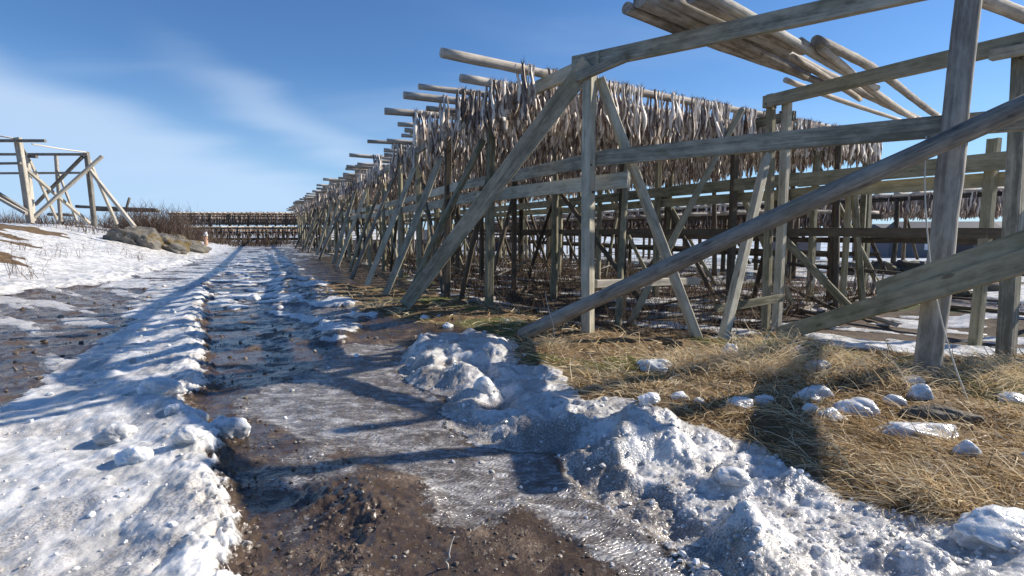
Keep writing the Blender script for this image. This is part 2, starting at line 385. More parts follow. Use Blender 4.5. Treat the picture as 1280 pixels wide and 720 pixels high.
def snow_mat():
    t = NT('granular_snow'); rn = t.rnd()
    n = t.noise(9, None, 5, .6); d = t.step(t.noise(55, None, 3, .7), .60, .72)
    c = t.mix(t.step(n, .45, .75), (.76, .77, .78), (.48, .48, .48)); c = t.mix(t.math('MULTIPLY', rn, t.step(t.noise(4, None, 4, .6), .35, .6)), c, (.40, .40, .40)); c = t.mix(t.math('MULTIPLY', d, t.math('MULTIPLY', rn, .7)), c, (.22, .17, .12))
    t.put(t.b.inputs['Base Color'], c); t.b.inputs['Roughness'].default_value = .2; t.b.inputs['Subsurface Weight'].default_value = .8
    t.b.inputs['Subsurface Radius'].default_value = (.05, .06, .08); t.b.inputs['Subsurface Scale'].default_value = .6
    h = t.math('ADD', t.noise(28, None, 4, .6), t.math('MULTIPLY', t.vor(95), .6)); t.put(t.b.inputs['Normal'], t.bump(h, .3, .010)); return t.m
M['lump'] = snow_mat()
def rock_mat(name, a, b, moss=(.10, .08, .03)):
    t = NT(name); n = t.noise(1.8, None, 8, .65); n2 = t.noise(9, None, 5, .6)
    c = t.ramp(n, (.35, a), (.65, b)); c = t.mix(t.math('MULTIPLY', t.step(t.noise(1.1, None, 5), .52, .62), .9), c, moss)
    geo = t.n('ShaderNodeNewGeometry'); t.put(t.b.inputs['Base Color'], c)
    t.put(t.b.inputs['Normal'], t.bump(t.math('ADD', n, t.math('MULTIPLY', n2, .5)), .9, .08)); return t.m
M['rock'] = rock_mat('grey_rock', (.07, .065, .06), (.22, .21, .19), (.13, .095, .038))
M['boulder'] = rock_mat('brown_boulder', (.07, .062, .05), (.18, .165, .14), (.12, .10, .06))
def plain(name, c, rough=.7, var=.25, scale=4, emb=.2):
    t = NT(name); n = t.noise(scale, None, 5, .6)
    t.put(t.b.inputs['Base Color'], t.mix(n, tuple(x*(1-var) for x in c), tuple(min(1, x*(1+var)) for x in c))); t.b.inputs['Roughness'].default_value = rough
    t.put(t.b.inputs['Normal'], t.bump(n, emb, .02)); return t.m
M['rope'] = plain('bleached_rope', (.62, .58, .50), .9, .2, 60)
M['wall_grey'] = plain('grey_cladding', (.23, .21, .225), .8, .15, 3)
M['wall_blue'] = plain('blue_grey_cladding', (.13, .135, .15), .7, .15, 3)
M['roof_dark'] = plain('dark_roof', (.07, .075, .09), .6, .2, 2)
M['roof_snowy'] = plain('snowy_roof', (.62, .63, .66), .8, .15, 1.2)
M['white_paint'] = plain('white_paint', (.74, .75, .76), .5, .08, 3)
M['door_dark'] = plain('dark_door', (.05, .045, .05), .6, .2, 4)
M['orange'] = plain('faded_orange', (.52, .33, .24), .6, .2, 8)

def terrain_mat():
    t = NT('thawing_ground'); a1 = t.attr('cover'); a2 = t.attr('wear_shade')
    def sep(a):
        x = t.n('ShaderNodeSeparateColor'); t.l(a.outputs['Color'], x.inputs[0]); return x.outputs, a.outputs['Alpha']
    (c1, debris) = sep(a1); snow, ice, grass = c1[0], c1[1], c1[2]
    (c2, _) = sep(a2); dirt_shade, moss, crunch = c2[0], c2[1], c2[2]
    # one set of breakup noises
    nb = t.noise(7, None, 6, .65); nf = t.noise(42, None, 5, .65); nn = t.noise(150, None, 3, .7)
    peb = t.vor(34); peb2 = t.vor(90); pcol = t.vor(34, None, 'F1', 'Color')
    # mud with pebbles
    mud = t.ramp(nb, (.32, (.045, .030, .021)), (.52, (.105, .072, .050)), (.70, (.19, .14, .10)))
    sp = t.n('ShaderNodeSeparateColor'); t.l(pcol, sp.inputs[0])
    stone = t.ramp(sp.outputs[0], (0, (.05, .035, .027)), (.5, (.13, .095, .07)), (1, (.28, .24, .20)))
    mud = t.mix(t.math('MULTIPLY', t.step(peb, .42, .28), t.step(sp.outputs[1], .45, .6)), mud, stone)
    mud = t.mix(t.step(nn, .58, .75), mud, (.24, .19, .15))
    wet = t.step(t.noise(2.2, None, 5, .6), .36, .52)
    mud = t.mix(t.math('MULTIPLY', wet, .55), mud, (.032, .023, .018))
    # ice film with milky veins, whitened as painted glare on the ripples
    mp = t.n('ShaderNodeMapping'); t.l(t.co, mp.inputs[0]); mp.inputs['Rotation'].default_value = (0, 0, .62); mp.inputs['Scale'].default_value = (4.2, 8, 4)
    iv = t.noise(1, mp.outputs[0], 8, .68, .8); ivf = t.noise(6, mp.outputs[0], 4, .6, .6)
    icec = t.ramp(iv, (.36, (.085, .070, .060)), (.50, (.17, .155, .15)), (.66, (.50, .495, .50)))
    icec = t.mix(t.math('MULTIPLY', t.step(ivf, .54, .70), .5), icec, (.66, .68, .71))
    # snow: white, glassy grey patches, brown dirt specks, bank hollows darkened as painted shade
    nl = t.noise(3.3, None, 6, .62, .6)
    sn = t.mix(t.step(nl, .42, .62), (.72, .72, .72), (.50, .495, .48))
    sn = t.mix(t.math('MULTIPLY', t.step(nb, .50, .64), t.fmix(crunch, .45, .85)), sn, (.33, .32, .31))
    sn = t.mix(t.math('MULTIPLY', t.step(nf, .56, .70), t.fmix(crunch, .10, .45)), sn, (.38, .36, .34))
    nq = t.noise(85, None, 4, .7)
    spk = t.math('MULTIPLY', t.step(t.math('ADD', nq, t.math('MULTIPLY', dirt_shade, .20)), .58, .70), t.math('MINIMUM', t.math('MULTIPLY', dirt_shade, 1.6), 1.0))
    sn = t.mix(t.math('MULTIPLY', dirt_shade, .45), sn, (.34, .29, .245)); sn = t.mix(t.math('MULTIPLY', spk, .62), sn, (.075, .052, .036))
    gr = t.ramp(nb, (.32, (.060, .038, .017)), (.52, (.17, .105, .045)), (.72, (.34, .235, .11)))
    gr = t.mix(nf, gr, (.11, .07, .03))
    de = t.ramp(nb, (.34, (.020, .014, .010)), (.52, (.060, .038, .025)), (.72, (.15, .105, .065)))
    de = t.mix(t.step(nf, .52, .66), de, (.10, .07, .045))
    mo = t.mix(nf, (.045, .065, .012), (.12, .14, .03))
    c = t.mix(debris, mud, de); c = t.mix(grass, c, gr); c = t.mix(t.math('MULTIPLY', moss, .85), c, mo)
    brk = t.math('MULTIPLY', t.math('SUBTRACT', t.math('ADD', t.math('MULTIPLY', nf, .6), t.math('MULTIPLY', nb, .4)), .5), 1.1)
    im = t.step(t.math('ADD', ice, brk), .35, .65); c = t.mix(im, c, icec)
    sm = t.step(t.math('ADD', snow, brk), .38, .62); c = t.mix(sm, c, sn)
    t.put(t.b.inputs['Base Color'], c)
    r = t.fmix(wet, .65, .10); r = t.fmix(t.math('MAXIMUM', grass, debris), r, .9); r = t.fmix(im, r, t.fmix(t.step(iv, .4, .66), .06, .24)); r = t.fmix(sm, r, t.fmix(crunch, t.fmix(t.step(nb, .46, .62), .42, .14), t.fmix(dirt_shade, .26, .14)))
    t.put(t.b.inputs['Roughness'], r); t.b.inputs['Specular IOR Level'].default_value = .5
    t.put(t.b.inputs['Subsurface Weight'], t.math('MULTIPLY', sm, .85)); t.b.inputs['Subsurface Radius'].default_value = (.9, 1.0, 1.15); t.b.inputs['Subsurface Scale'].default_value = .035
    # relief
    hs = t.math('ADD', t.math('MULTIPLY', nf, 1.0), t.math('MULTIPLY', t.vor(70), .8)); hs = t.math('ADD', hs, t.math('MULTIPLY', nn, .5))
    wv = t.n('ShaderNodeTexWave', wave_type='BANDS'); t.l(mp.outputs[0], wv.inputs[0]); wv.inputs['Scale'].default_value = 2.3; wv.inputs['Distortion'].default_value = 9; wv.inputs['Detail'].default_value = 3; wv.inputs['Detail Scale'].default_value = 1.4
    hi = t.math('ADD', t.math('MULTIPLY', wv.outputs['Fac'], .42), t.math('MULTIPLY', ivf, .38))
    hm = t.math('ADD', t.math('MULTIPLY', peb, -.5), t.math('MULTIPLY', nf, .8)); hm = t.math('MULTIPLY', t.math('ADD', hm, t.math('MULTIPLY', peb2, -.3)), t.fmix(wet, 1.0, .35))
    h = t.fmix(im, hm, hi); h = t.fmix(sm, h, t.math('MULTIPLY', hs, t.fmix(crunch, .16, .34)))
    t.put(t.b.inputs['Normal'], t.bump(h, .75, .016)); return t.m
M['ground'] = terrain_mat()

# ------------------------------------------------------------------ terrain mesh
def build_terrain():
    r = [.02, .4, .8, 1.2, 1.6, 1.9, 2.1]
    while r[-1] < 30: r.append(r[-1]*1.0056)
    while r[-1] < 1400: r.append(r[-1]*1.022)
    r = np.array(r)
    a = np.r_[np.arange(-180, -48, 3.0), np.arange(-48, 48, .125), np.arange(48, 180, 3.0)]*math.pi/180
    A, Rr = np.meshgrid(a, r); X, Y = Rr*np.sin(A), Rr*np.cos(A)
    T = terrain(X.ravel(), Y.ravel()); Z = T['z'].reshape(X.shape)
    V = np.stack([X, Y, Z], -1); k, n = X.shape
    # normals from the grid
    du = np.roll(V, -1, 1)-np.roll(V, 1, 1); dv = np.empty_like(V); dv[1:-1] = V[2:]-V[:-2]; dv[0] = V[1]-V[0]; dv[-1] = V[-1]-V[-2]
    N = np.cross(du, dv); N /= np.linalg.norm(N, axis=-1, keepdims=True)+1e-12; N[N[..., 2] < 0] *= -1
    idx = np.arange(k*n).reshape(k, n)
    q = np.stack([idx[:-1], np.roll(idx[:-1], -1, 1), np.roll(idx[1:], -1, 1), idx[1:]], -1).reshape(-1, 4)
    cov = np.stack([T['snow'], T['ice'], T['grass'], T['debris']], -1); wear_shade = np.stack([T['dirt_shade'], T['moss'], T['bank'], np.ones_like(T['dl'])], -1)
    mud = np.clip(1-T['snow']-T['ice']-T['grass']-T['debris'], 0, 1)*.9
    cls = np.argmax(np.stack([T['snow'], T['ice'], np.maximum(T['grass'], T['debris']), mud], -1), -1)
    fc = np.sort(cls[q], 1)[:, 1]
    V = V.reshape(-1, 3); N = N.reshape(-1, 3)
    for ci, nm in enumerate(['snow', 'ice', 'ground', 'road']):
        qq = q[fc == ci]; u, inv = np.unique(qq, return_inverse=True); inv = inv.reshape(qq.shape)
        me = npmesh(nm, V[u], inv, attrs=dict(cover=cov[u], wear_shade=wear_shade[u]))
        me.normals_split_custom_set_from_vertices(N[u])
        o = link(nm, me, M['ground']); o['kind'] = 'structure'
build_terrain()

# ------------------------------------------------------------------ strips (blades, stems, twigs) as arrays
def strips(base, head, lift0, lift1, length, width, tone, seg=3, sway=0.0, r=rng):
    """ribbons starting at base; lift = angle above ground at foot and tip"""
    n = len(base); P = np.empty((n, seg+1, 3)); P[:, 0] = base; hd = head.copy()
    for i in range(seg):
        f = (i+.5)/seg; el = lift0+(lift1-lift0)*f; hd = hd+r.normal(0, sway, n)
        st = np.stack([np.cos(el)*np.sin(hd), np.cos(el)*np.cos(hd), np.sin(el)], -1)*(length/seg)[:, None]
        P[:, i+1] = P[:, i]+st
    # width across, random facing
    d = P[:, -1]-P[:, 0]; d /= np.linalg.norm(d, axis=1, keepdims=True)+1e-9
    rv = r.normal(0, 1, (n, 3)); s = np.cross(d, rv); s /= np.linalg.norm(s, axis=1, keepdims=True)+1e-9
    wf = np.linspace(1, .25, seg+1)[None, :, None]*width[:, None, None]*.5
    A = P+s[:, None]*wf; B = P-s[:, None]*wf
    V = np.stack([A, B], 2).reshape(-1, 3)
    b = (np.arange(n)*(seg+1)*2)[:, None]+np.arange(seg)[None]*2
    q = np.stack([b, b+1, b+3, b+2], -1).reshape(-1, 4)
    return V, q, np.repeat(tone, (seg+1)*2)
def sample_px(nn, x0, x1, y0, y1):
    px = rng.uniform(x0, x1, nn); py = rng.uniform(y0, y1, nn)
    t = CAMZ/((py-288)/F*1.0); Yw = np.clip(t, 0, 200); return (px-640)/F*Yw, Yw
def grass_field():
    X, Y = sample_px(210000, -60, 1480, 345, 760)
    T = terrain(X, Y); k = (T['grass'] > .45+rng.normal(0, .12, len(X))) & (T['snow'] < .5) & (T['dl'] < .5)
    X, Y, Z = X[k], Y[k], T['z'][k]; n = len(X); R = np.hypot(X, Y)
    k2 = rng.random(len(X)) < .12+.95*sst(.34, .56, fbm(X*2.6, Y*2.6, 209, 4)); X, Y, Z = X[k2], Y[k2], Z[k2]; ms = T['moss'][k][k2]; n = len(X); R = np.hypot(X, Y)
    hd = 2.2+6*fbm(X*1.3, Y*1.3, 201, 3)+rng.normal(0, 1.15, n)
    up = rng.random(n) < .05
    l0_ = np.where(up, rng.uniform(.5, 1.3, n), rng.uniform(.05, .55, n)); l1_ = np.where(up, rng.uniform(-.2, .9, n), rng.uniform(-.55, .1, n))
    Lg = rng.uniform(.07, .26, n)*np.where(up, 1.2, 1); w = rng.uniform(.003, .0105, n)*np.clip(R/5, .8, 2.2)
    tone = np.clip(.12+.55*fbm(X*2, Y*2, 205)+rng.normal(0, .26, n)+.15, 0, .93)
    tone = tone+.35*(fbm(X*.8+3, Y*.8, 207, 3)-.5); tone = np.where(rng.random(n) < .22, tone*.25, tone); tone = np.clip(tone, 0, .93); tone = np.where((ms > .4) & (rng.random(n) < .45), 1.0, tone)
    V, q, tn = strips(np.c_[X, Y, Z-.005], hd, l0_, l1_, Lg, w, tone, 3, .25)
    o = link('dry_grass', npmesh('dry_grass', V, q, attrs=dict(tone=tn)), M['straw'])
    o['kind'] = 'stuff'; tag(o, 'matted straw coloured dead grass lying over the bank beside the road', 'grass')
grass_field()
def tuft(px, py, rad, n, lmax, label, drop=.6, hd0=None):
    c = gpt(px, py); X = c[0]+rng.normal(0, rad*.45, n); Y = c[1]+rng.normal(0, rad*.45, n)
    Z = terrain(X, Y)['z']; hd = np.arctan2(X-c[0], Y-c[1])+rng.normal(0, 1.1, n)
    if hd0 is not None: hd = hd0+rng.normal(0, .6, n)
    tone = np.clip(rng.normal(.72, .2, n), .05, .92)
    V, q, tn = strips(np.c_[X, Y, Z-.01]-c, hd, rng.uniform(.6, 1.45, n), rng.uniform(-.9, .5, n)*drop, rng.uniform(.25, 1, n)*lmax, rng.uniform(.003, .0075, n), tone, 5, .34)
    o = link('grass_tuft', npmesh('grass_tuft', V, q, attrs=dict(tone=tn)), M['straw'], loc=c); tag(o, label, 'grass tuft', 'tufts of dead grass on the bank')
tuft(955, 458, .40, 1100, .44, 'largest pale dry grass tussock below the double post', .9)
tuft(925, 462, .35, 500, .34, 'drooping straw tuft at left foot of the largest tussock')
tuft(1010, 452, .40, 600, .34, 'straw tuft where the broad low brace enters the ground')
tuft(858, 456, .32, 500, .26, 'shaded brown tuft between the two slanting brace feet')
tuft(1100, 470, .45, 600, .28, 'low tuft left of the leaning round post')
tuft(1215, 472, .45, 700, .34, 'pale tuft between round post and right hand square post')
tuft(1275, 470, .40, 500, .36, 'tuft at the foot of the right hand square post')
tuft(690, 430, .28, 350, .22, 'small straw tuft at the foot of the long grey log')
tuft(640, 404, .25, 220, .16, 'small green and straw tuft left of the long grey log foot')
tuft(470, 384, .35, 260, .18, 'sunlit low tuft beside the foot of the broad slanting plank')
tuft(1160, 600, .30, 260, .16, 'flattened tuft right of the round snow lump')
def stalk(px, py, h, lean, label, w=.006, fork=0):
    c = gpt(px, py); pts = [np.zeros(3)]; k = 7
    for i in range(k): pts.append(pts[-1]+np.array([lean/k*(1+i*.25)+rng.normal(0, .008), rng.normal(0, .008), h/k]))
    R = []
    for i, p in enumerate(pts):
        a = np.arange(5)/5*2*math.pi; rr = w*(1-.6*i/k); R.append(np.c_[p[0]+rr*np.cos(a), p[1]+rr*np.sin(a), np.full(5, p[2])])
    o = link('dead_stalk', tube_mesh('dead_stalk', np.array(R)), M['rope'] if w > .005 else M['darkpole'], loc=c); tag(o, label, 'plant stalk', 'dead stalks standing in the grass')
stalk(694, 428, .62, -.06, 'tall pale dead stalk standing at the foot of the long grey log')
stalk(699, 430, .30, .02, 'short pale stalk next to the tall one by the grey log', .004)
stalk(946, 450, .55, .18, 'pale bent stalk rising left out of the largest tussock', .0055)
stalk(1092, 480, .42, -.20, 'thin leaning stalk between tussock and leaning round post', .0055)
stalk(1135, 492, .40, -.18, 'thin leaning stalk just left of the leaning round post', .0055)
stalk(560, 712, .16, .01, 'straw stalk sticking out of the mud near the camera', .0055)

def icos(sub):
    import bmesh
    bm = bmesh.new(); bmesh.ops.create_icosphere(bm, subdivisions=sub, radius=1); V = np.array([v.co[:] for v in bm.verts]); T = np.array([[v.index for v in f.verts] for f in bm.faces]); bm.free(); return V, T
def understory():
    n0 = 19000; s = rng.uniform(-2, 55, n0)*rng.uniform(.15, 1, n0); off = rng.uniform(.3, 10, n0)
    P = np.array([lk(a, b) for a, b in zip(s, off)]); T = terrain(P[:, 0], P[:, 1])
    k = (T['snow'] < .5) | (rng.random(n0) < .25); P = P[k]; Z = T['z'][k]; n = len(P)
    R = np.hypot(P[:, 0], P[:, 1]); lie = rng.random(n) < .42
    V, q, tn = strips(np.c_[P, Z-.01], rng.uniform(0, 6.28, n), np.where(lie, rng.uniform(.0, .3, n), rng.uniform(.8, 1.5, n)), np.where(lie, rng.uniform(-.1, .2, n), rng.uniform(.3, 1.4, n)),
                      rng.uniform(.18, .85, n)*np.where(lie, .8, 1), rng.uniform(.005, .012, n)*np.clip(R/10, .8, 2.5), np.clip(rng.normal(.45, .3, n), 0, 1), 3, .3)
    o = link('dead_stems', npmesh('dead_stems', V, q, attrs=dict(tone=tn)), M['stem']); o['kind'] = 'stuff'
    tag(o, 'tangle of dead brown stems and sticks under the drying rack', 'undergrowth')
    # low scrub along the crest and horizon on the left
    n = 16000; X = rng.uniform(-70, -16, n); Y = rng.uniform(27, 62, n); T = terrain(X, Y); k = (T['dl'] > 5) & (np.abs(fbm(X*.2, Y*.2, 211)-.5) < .3); X, Y, Z = X[k], Y[k], T['z'][k]; n = len(X)
    V, q, tn = strips(np.c_[X, Y, Z], rng.uniform(0, 6.28, n), rng.uniform(.8, 1.5, n), rng.uniform(.6, 1.4, n), rng.uniform(.3, .95, n), rng.uniform(.018, .035, n), np.clip(rng.normal(.5, .3, n), 0, 1), 3, .3)
    o = link('scrub', npmesh('scrub', V, q, attrs=dict(tone=tn)), M['twig']); o['kind'] = 'stuff'
    tag(o, 'low brown leafless scrub covering the rise behind the bare rack', 'scrub')
understory()
def far_weeds():
    n = 4500; px = rng.uniform(226, 400, n); Yd = rng.uniform(50, 67, n); X = (px-640)/F*Yd; Y = Yd; k = rng.random(n) < sst(.35, .6, fbm(X*.35, Y*.35, 215)); X, Y = X[k], Y[k]; n = len(X); T = terrain(X, Y)
    V, q, tn = strips(np.c_[X, Y, T['z']], rng.uniform(0, 6.28, n), rng.uniform(.5, 1.5, n), rng.uniform(.2, 1.4, n), rng.uniform(.3, 1.3, n), rng.uniform(.03, .06, n), np.clip(rng.normal(.45, .3, n), 0, 1), 3, .3)
    o = link('dead_weeds', npmesh('dead_weeds', V, q, attrs=dict(tone=tn)), M['stem']); o['kind'] = 'stuff'; tag(o, 'dark dead weeds where the road ends before the distant rack', 'weeds')
far_weeds()
def scatter_bits(name, label, cat, mat, n, region, smin, smax, flat=.7):
    V0, T0 = icos(1); X, Y = sample_px(n*6, -60, 1400, 330, 760); T = terrain(X, Y); k = np.nonzero(region(T, X, Y))[0][:n]
    VV, TT = [], []
    for m, i in enumerate(k):
        R = math.hypot(X[i], Y[i]); sz = smin*(smax/smin)**(rng.random()**2.2)*min(2.5, max(.7, R/5)); A = rng.normal(0, 1, (3, 3)); Qm, _ = np.linalg.qr(A)
        P = (V0*(1+rng.normal(0, .16, (len(V0), 1)))*rng.uniform(.6, 1.3, 3))@Qm*sz; P[:, 2] *= flat
        VV.append(P+np.array([X[i], Y[i], T['z'][i]+sz*.2])); TT.append(T0+m*len(V0))
    o = link(name, npmesh(name, np.vstack(VV), None, np.vstack(TT), smooth=False, attrs=dict(tone=np.repeat(rng.random(len(k)), len(V0)))), mat); o['kind'] = 'stuff'; tag(o, label, cat)
def pebble_mat():
    t = NT('pebble'); a = t.attr('tone').outputs['Fac']; t.put(t.b.inputs['Base Color'], t.ramp(a, (0, (.045, .033, .026)), (.6, (.14, .11, .085)), (1, (.30, .27, .24)))); t.b.inputs['Roughness'].default_value = .45; return t.m
def crumb_mat():
    t = NT('ice_crumb'); a = t.attr('tone').outputs['Fac']; t.put(t.b.inputs['Base Color'], t.ramp(a, (0, (.36, .34, .32)), (1, (.82, .83, .84)))); t.b.inputs['Roughness'].default_value = .22; t.b.inputs['Subsurface Weight'].default_value = .0; return t.m
scatter_bits('gravel', 'small stones and grit loose on the muddy wheel tracks', 'gravel', pebble_mat(), 3200, lambda T, X, Y: (T['snow'] < .3) & (T['ice'] < .6) & (T['grass'] < .3) & (T['debris'] < .3) & (rng.random(len(X)) < .5), .003, .022)
scatter_bits('ice_crumbs', 'crumbs of broken ice strewn along the bank, ridge and straw', 'ice crumbs', crumb_mat(), 2600, lambda T, X, Y: ((T['bank'] > .3) | ((T['ridge'] > .4) & (rng.random(len(X)) < .15)) | ((T['grass'] > .5) & (rng.random(len(X)) < .05)) | ((T['ice'] > .5) & (rng.random(len(X)) < .08))), .004, .030, .8)
def shrub(px, Yd, zoff, h, n, label, group='leafless shrubs', wd=.5, wid=.012, name='bare_shrub'):
    x = (px-640)/F*Yd; z = H(x, Yd); c = np.array([x, Yd, z+zoff])
    V0, Q0, T0 = [], [], []; o0 = 0
    b = np.c_[rng.normal(0, wd*.35, n), rng.normal(0, wd*.35, n), np.full(n, -.05)]
    hd = rng.uniform(0, 6.28, n); L = rng.uniform(.5, 1, n)*h
    V, q, tn = strips(b, hd, rng.uniform(.9, 1.5, n), rng.uniform(.7, 1.5, n), L, np.full(n, wid), np.clip(rng.normal(.5, .25, n), 0, 1), 4, .25)
    V0.append(V); Q0.append(q); T0.append(tn); o0 += len(V)
    tips = V.reshape(n, 5, 2, 3).mean(2)
    for lev in range(2, 5):
        bb = tips[:, lev]; V, q, tn = strips(bb, rng.uniform(0, 6.28, n), rng.uniform(.3, 1.3, n), rng.uniform(.5, 1.5, n), L*.45*rng.uniform(.5, 1, n), np.full(n, wid*.6), np.clip(rng.normal(.6, .25, n), 0, 1), 3, .35)
        V0.append(V); Q0.append(q+o0); T0.append(tn); o0 += len(V)
    o = link(name, npmesh(name, np.vstack(V0), np.vstack(Q0), attrs=dict(tone=np.concatenate(T0))), M['twig'], loc=c); tag(o, label, 'shrub', group)
for px, Yd, h, n, wd, lb in [(178, 33, 1.7, 60, 1.6, 'reddish brown leafless shrub nearest the foot of the bare rack'), (196, 34, 2.1, 80, 2.0, 'tallest leafless brown shrub right of the bare rack'), (212, 36, 2.0, 80, 2.0, 'leafless shrub behind the grey rock outcrop'),
                             (226, 39, 1.7, 70, 1.8, 'thin leafless shrub standing before the far fish rack, left end'), (240, 42, 1.4, 50, 1.6, 'smallest leafless shrub, rightmost beside the far fish rack'), (160, 36, 1.3, 50, 2.0, 'low leafless shrub seen through the last slanting strut of the bare rack')]:
    shrub(px, Yd, 0, h, n*3, lb, wd=wd, wid=.034)
for px, py, h, n, lb in [(8, 345, .75, 7, 'tall sparse red twigs at the left edge of the snow'), (20, 343, .6, 6, 'second clump of red twigs from the left edge of the snow'), (33, 346, .55, 7, 'third clump of red twigs from the left in the snow'), (38, 346, .35, 6, 'short red twigs right of the third clump'), (62, 321, .45, 14, 'dense low red twigs in the middle of the snow slope'),
                         (90, 321, .4, 6, 'small red twigs right of the dense clump on the snow slope'), (24, 312, .35, 16, 'dark low twigs below the brown turf on the slope'), (120, 315, .45, 4, 'lone forked red twig in open snow'), (147, 317, .45, 7, 'red twigs just left of the ochre rock'), (172, 325, .3, 20, 'dark dense twigs in snow in front of the ochre rock')]:
    c = gpt(px, py); Yd = c[1]; shrub(px, Yd, 0, h*1.25, n, lb, 'twigs poking through the snow slope', .5, .016, 'twig_clump')

# ------------------------------------------------------------------ snow and ice lumps, stones
IV, IT = icos(5); IV3, IT3 = icos(4)
def n3d(P, k):
    return (vnoise(P[:, 0]+P[:, 2]*.7, P[:, 1]-P[:, 2]*.5, k)+vnoise(P[:, 1]+P[:, 0]*.6+9, P[:, 2]+P[:, 0]*.3, k+3)+vnoise(P[:, 2]-P[:, 1]*.4+5, P[:, 0]+P[:, 1]*.5+3, k+6))/3-.5
def lump_mesh(sx, sy, sz, seed, rough=.5, facet=.5, hi=True):
    V, T = (IV, IT) if hi else (IV3, IT3); r = np.random.default_rng(seed); P = V.copy()
    for _ in range(int(9*facet)):                      # broken flat faces
        d = r.normal(0, 1, 3); d /= np.linalg.norm(d); h = r.uniform(.62, .92); k = P@d; P -= np.outer(np.clip(k-h, 0, 9), d)*.85
    P = P*(1+rough*(.75*n3d(V*1.6+seed*3.7, 3)+.35*n3d(V*4.5+seed, 5)+.16*n3d(V*11, 7)+.07*n3d(V*24, 9)))[:, None]
    P[:, 2] = np.where(P[:, 2] < -.55, -.55+(P[:, 2]+.55)*.3, P[:, 2])
    return npmesh('lump', P*np.array([sx, sy, sz]), None, T)
def chunk(px, py, wpx, hpx, label, seed, depth=.8, rot=0, mat='lump', name='snow_chunk', cat='snow chunk', grp='chunks of icy snow thrown up along the bank', rough=.5, facet=.5):
    c = gpt(px, py+hpx*.32); d = c[1]; sx = wpx/F*d/2; sz = hpx/F*d/2*.98
    o = link(name, lump_mesh(sx*1.05, sx*depth, sz*1.15, seed, rough*1.5, facet*1.5, wpx > 16), M[mat], loc=(c[0], c[1], c[2]+sz*.04)); o.rotation_euler = (0, 0, rot)
    tag(o, label, cat, grp); return o
R_ = 'chunks of icy snow on the wheel tracks'
chunk(286, 529, 50, 34, 'rounded white snow chunk lying alone on the brown wheel track', 3, grp=R_, facet=.6)
chunk(217, 508, 24, 17, 'small white chunk on the shoulder of the snow ridge above the lone chunk', 4, grp=R_)
chunk(236, 541, 40, 26, 'white chunk at the ridge edge left of the lone chunk', 5, grp=R_)
chunk(146, 537, 48, 24, 'pale flat chunk frozen into the middle of the snow ridge', 6, grp=R_)
chunk(168, 566, 42, 28, 'blocky white chunk frozen into the ridge below the flat one', 7, grp=R_)
chunk(205, 480, 52, 24, 'large lump on the ridge in the band of shadow', 8, grp=R_, rough=.7)
chunk(318, 373, 0+16, 10, 'small pale lump in the shaded far wheel track', 9, grp=R_)
chunk(347, 384, 15, 11, 'rounded grey lump in the shaded track, nearest to the ice', 10, grp=R_)
chunk(368, 374, 12, 9, 'small bright lump at the left tip of the straw bank', 11, grp=R_)
chunk(437, 378, 14, 9, 'bright white lump on the straw left of the broad slanting plank', 12)
chunk(444, 393, 13, 9, 'grey lump on straw below the bright one left of the plank', 13)
chunk(532, 396, 12, 9, 'small white lump on the straw right of the broad slanting plank', 14)
chunk(560, 406, 14, 9, 'dull grey lump on the shaded straw below the small white one', 42)
chunk(604, 478, 24, 24, 'smooth white ball of snow sitting on the dirty bank', 15, rough=.25, facet=.2)
chunk(810, 497, 31, 20, 'rounded chunk on straw where the bank begins to climb', 16)
chunk(850, 494, 26, 12, 'flat sliver of ice on straw, right of the rounded chunk', 17, facet=1)
chunk(874, 499, 13, 10, 'little chunk beside the flat sliver of ice', 18)
chunk(924, 500, 32, 13, 'flat white chunk on straw below the largest tussock, left of two', 19)
chunk(955, 498, 25, 14, 'flat white chunk on straw below the largest tussock, right of two', 20)
chunk(1016, 489, 48, 20, 'grey white shard cluster behind the big pale chunk', 21, facet=.9)
chunk(1013, 508, 20, 16, 'small clear ice piece left of the big pale chunk', 22, facet=.8)
chunk(1036, 515, 24, 16, 'grey ice piece wedged against the big pale chunk', 23, facet=.8)
chunk(1049, 523, 22, 14, 'white ice piece in front of the big pale chunk', 24)
chunk(1070, 506, 52, 28, 'big pale chunk on the straw left of the leaning post foot', 25)
chunk(1119, 498, 30, 18, 'squarish white chunk right of the big pale chunk', 26, facet=.9)
chunk(1151, 488, 30, 26, 'white pointed chunk in front of the leaning round post', 27, facet=.9)
chunk(1141, 473, 24, 16, 'grey chunk against the foot of the leaning round post', 28)
chunk(1146, 533, 118, 34, 'long slab of white ice lying on the straw', 29, .45, .15, facet=.8)
chunk(1176, 513, 88, 24, 'dirty brown ice slab behind the long white slab', 30, .4, -.1, mat='ice_dirty' if 'ice_dirty' in M else 'boulder', facet=.8)
chunk(1206, 557, 32, 29, 'round white lump of snow right of the long slab', 31, rough=.35, facet=.3)
chunk(1252, 652, 118, 54, 'biggest white slab at the right edge near the camera', 32, .6, .25, facet=.6)
chunk(1266, 496, 42, 18, 'smooth grey lump at the right edge by the square post', 33)
chunk(822, 454, 36, 17, 'cluster of white ice in the shade of the long log', 34, rough=.8)
chunk(802, 452, 14, 10, 'small ice piece left of the cluster in the shade', 35)
chunk(912, 437, 24, 24, 'grey translucent lump against the left side of the tussock', 36)
chunk(998, 438, 18, 17, 'grey lump half buried in the right side of the tussock', 37)
chunk(1024, 456, 32, 16, 'grey lump in straw between tussock and leaning post', 38)
chunk(914, 590, 46, 22, 'bright white knob frozen into the crest of the bank', 39, rough=.6)

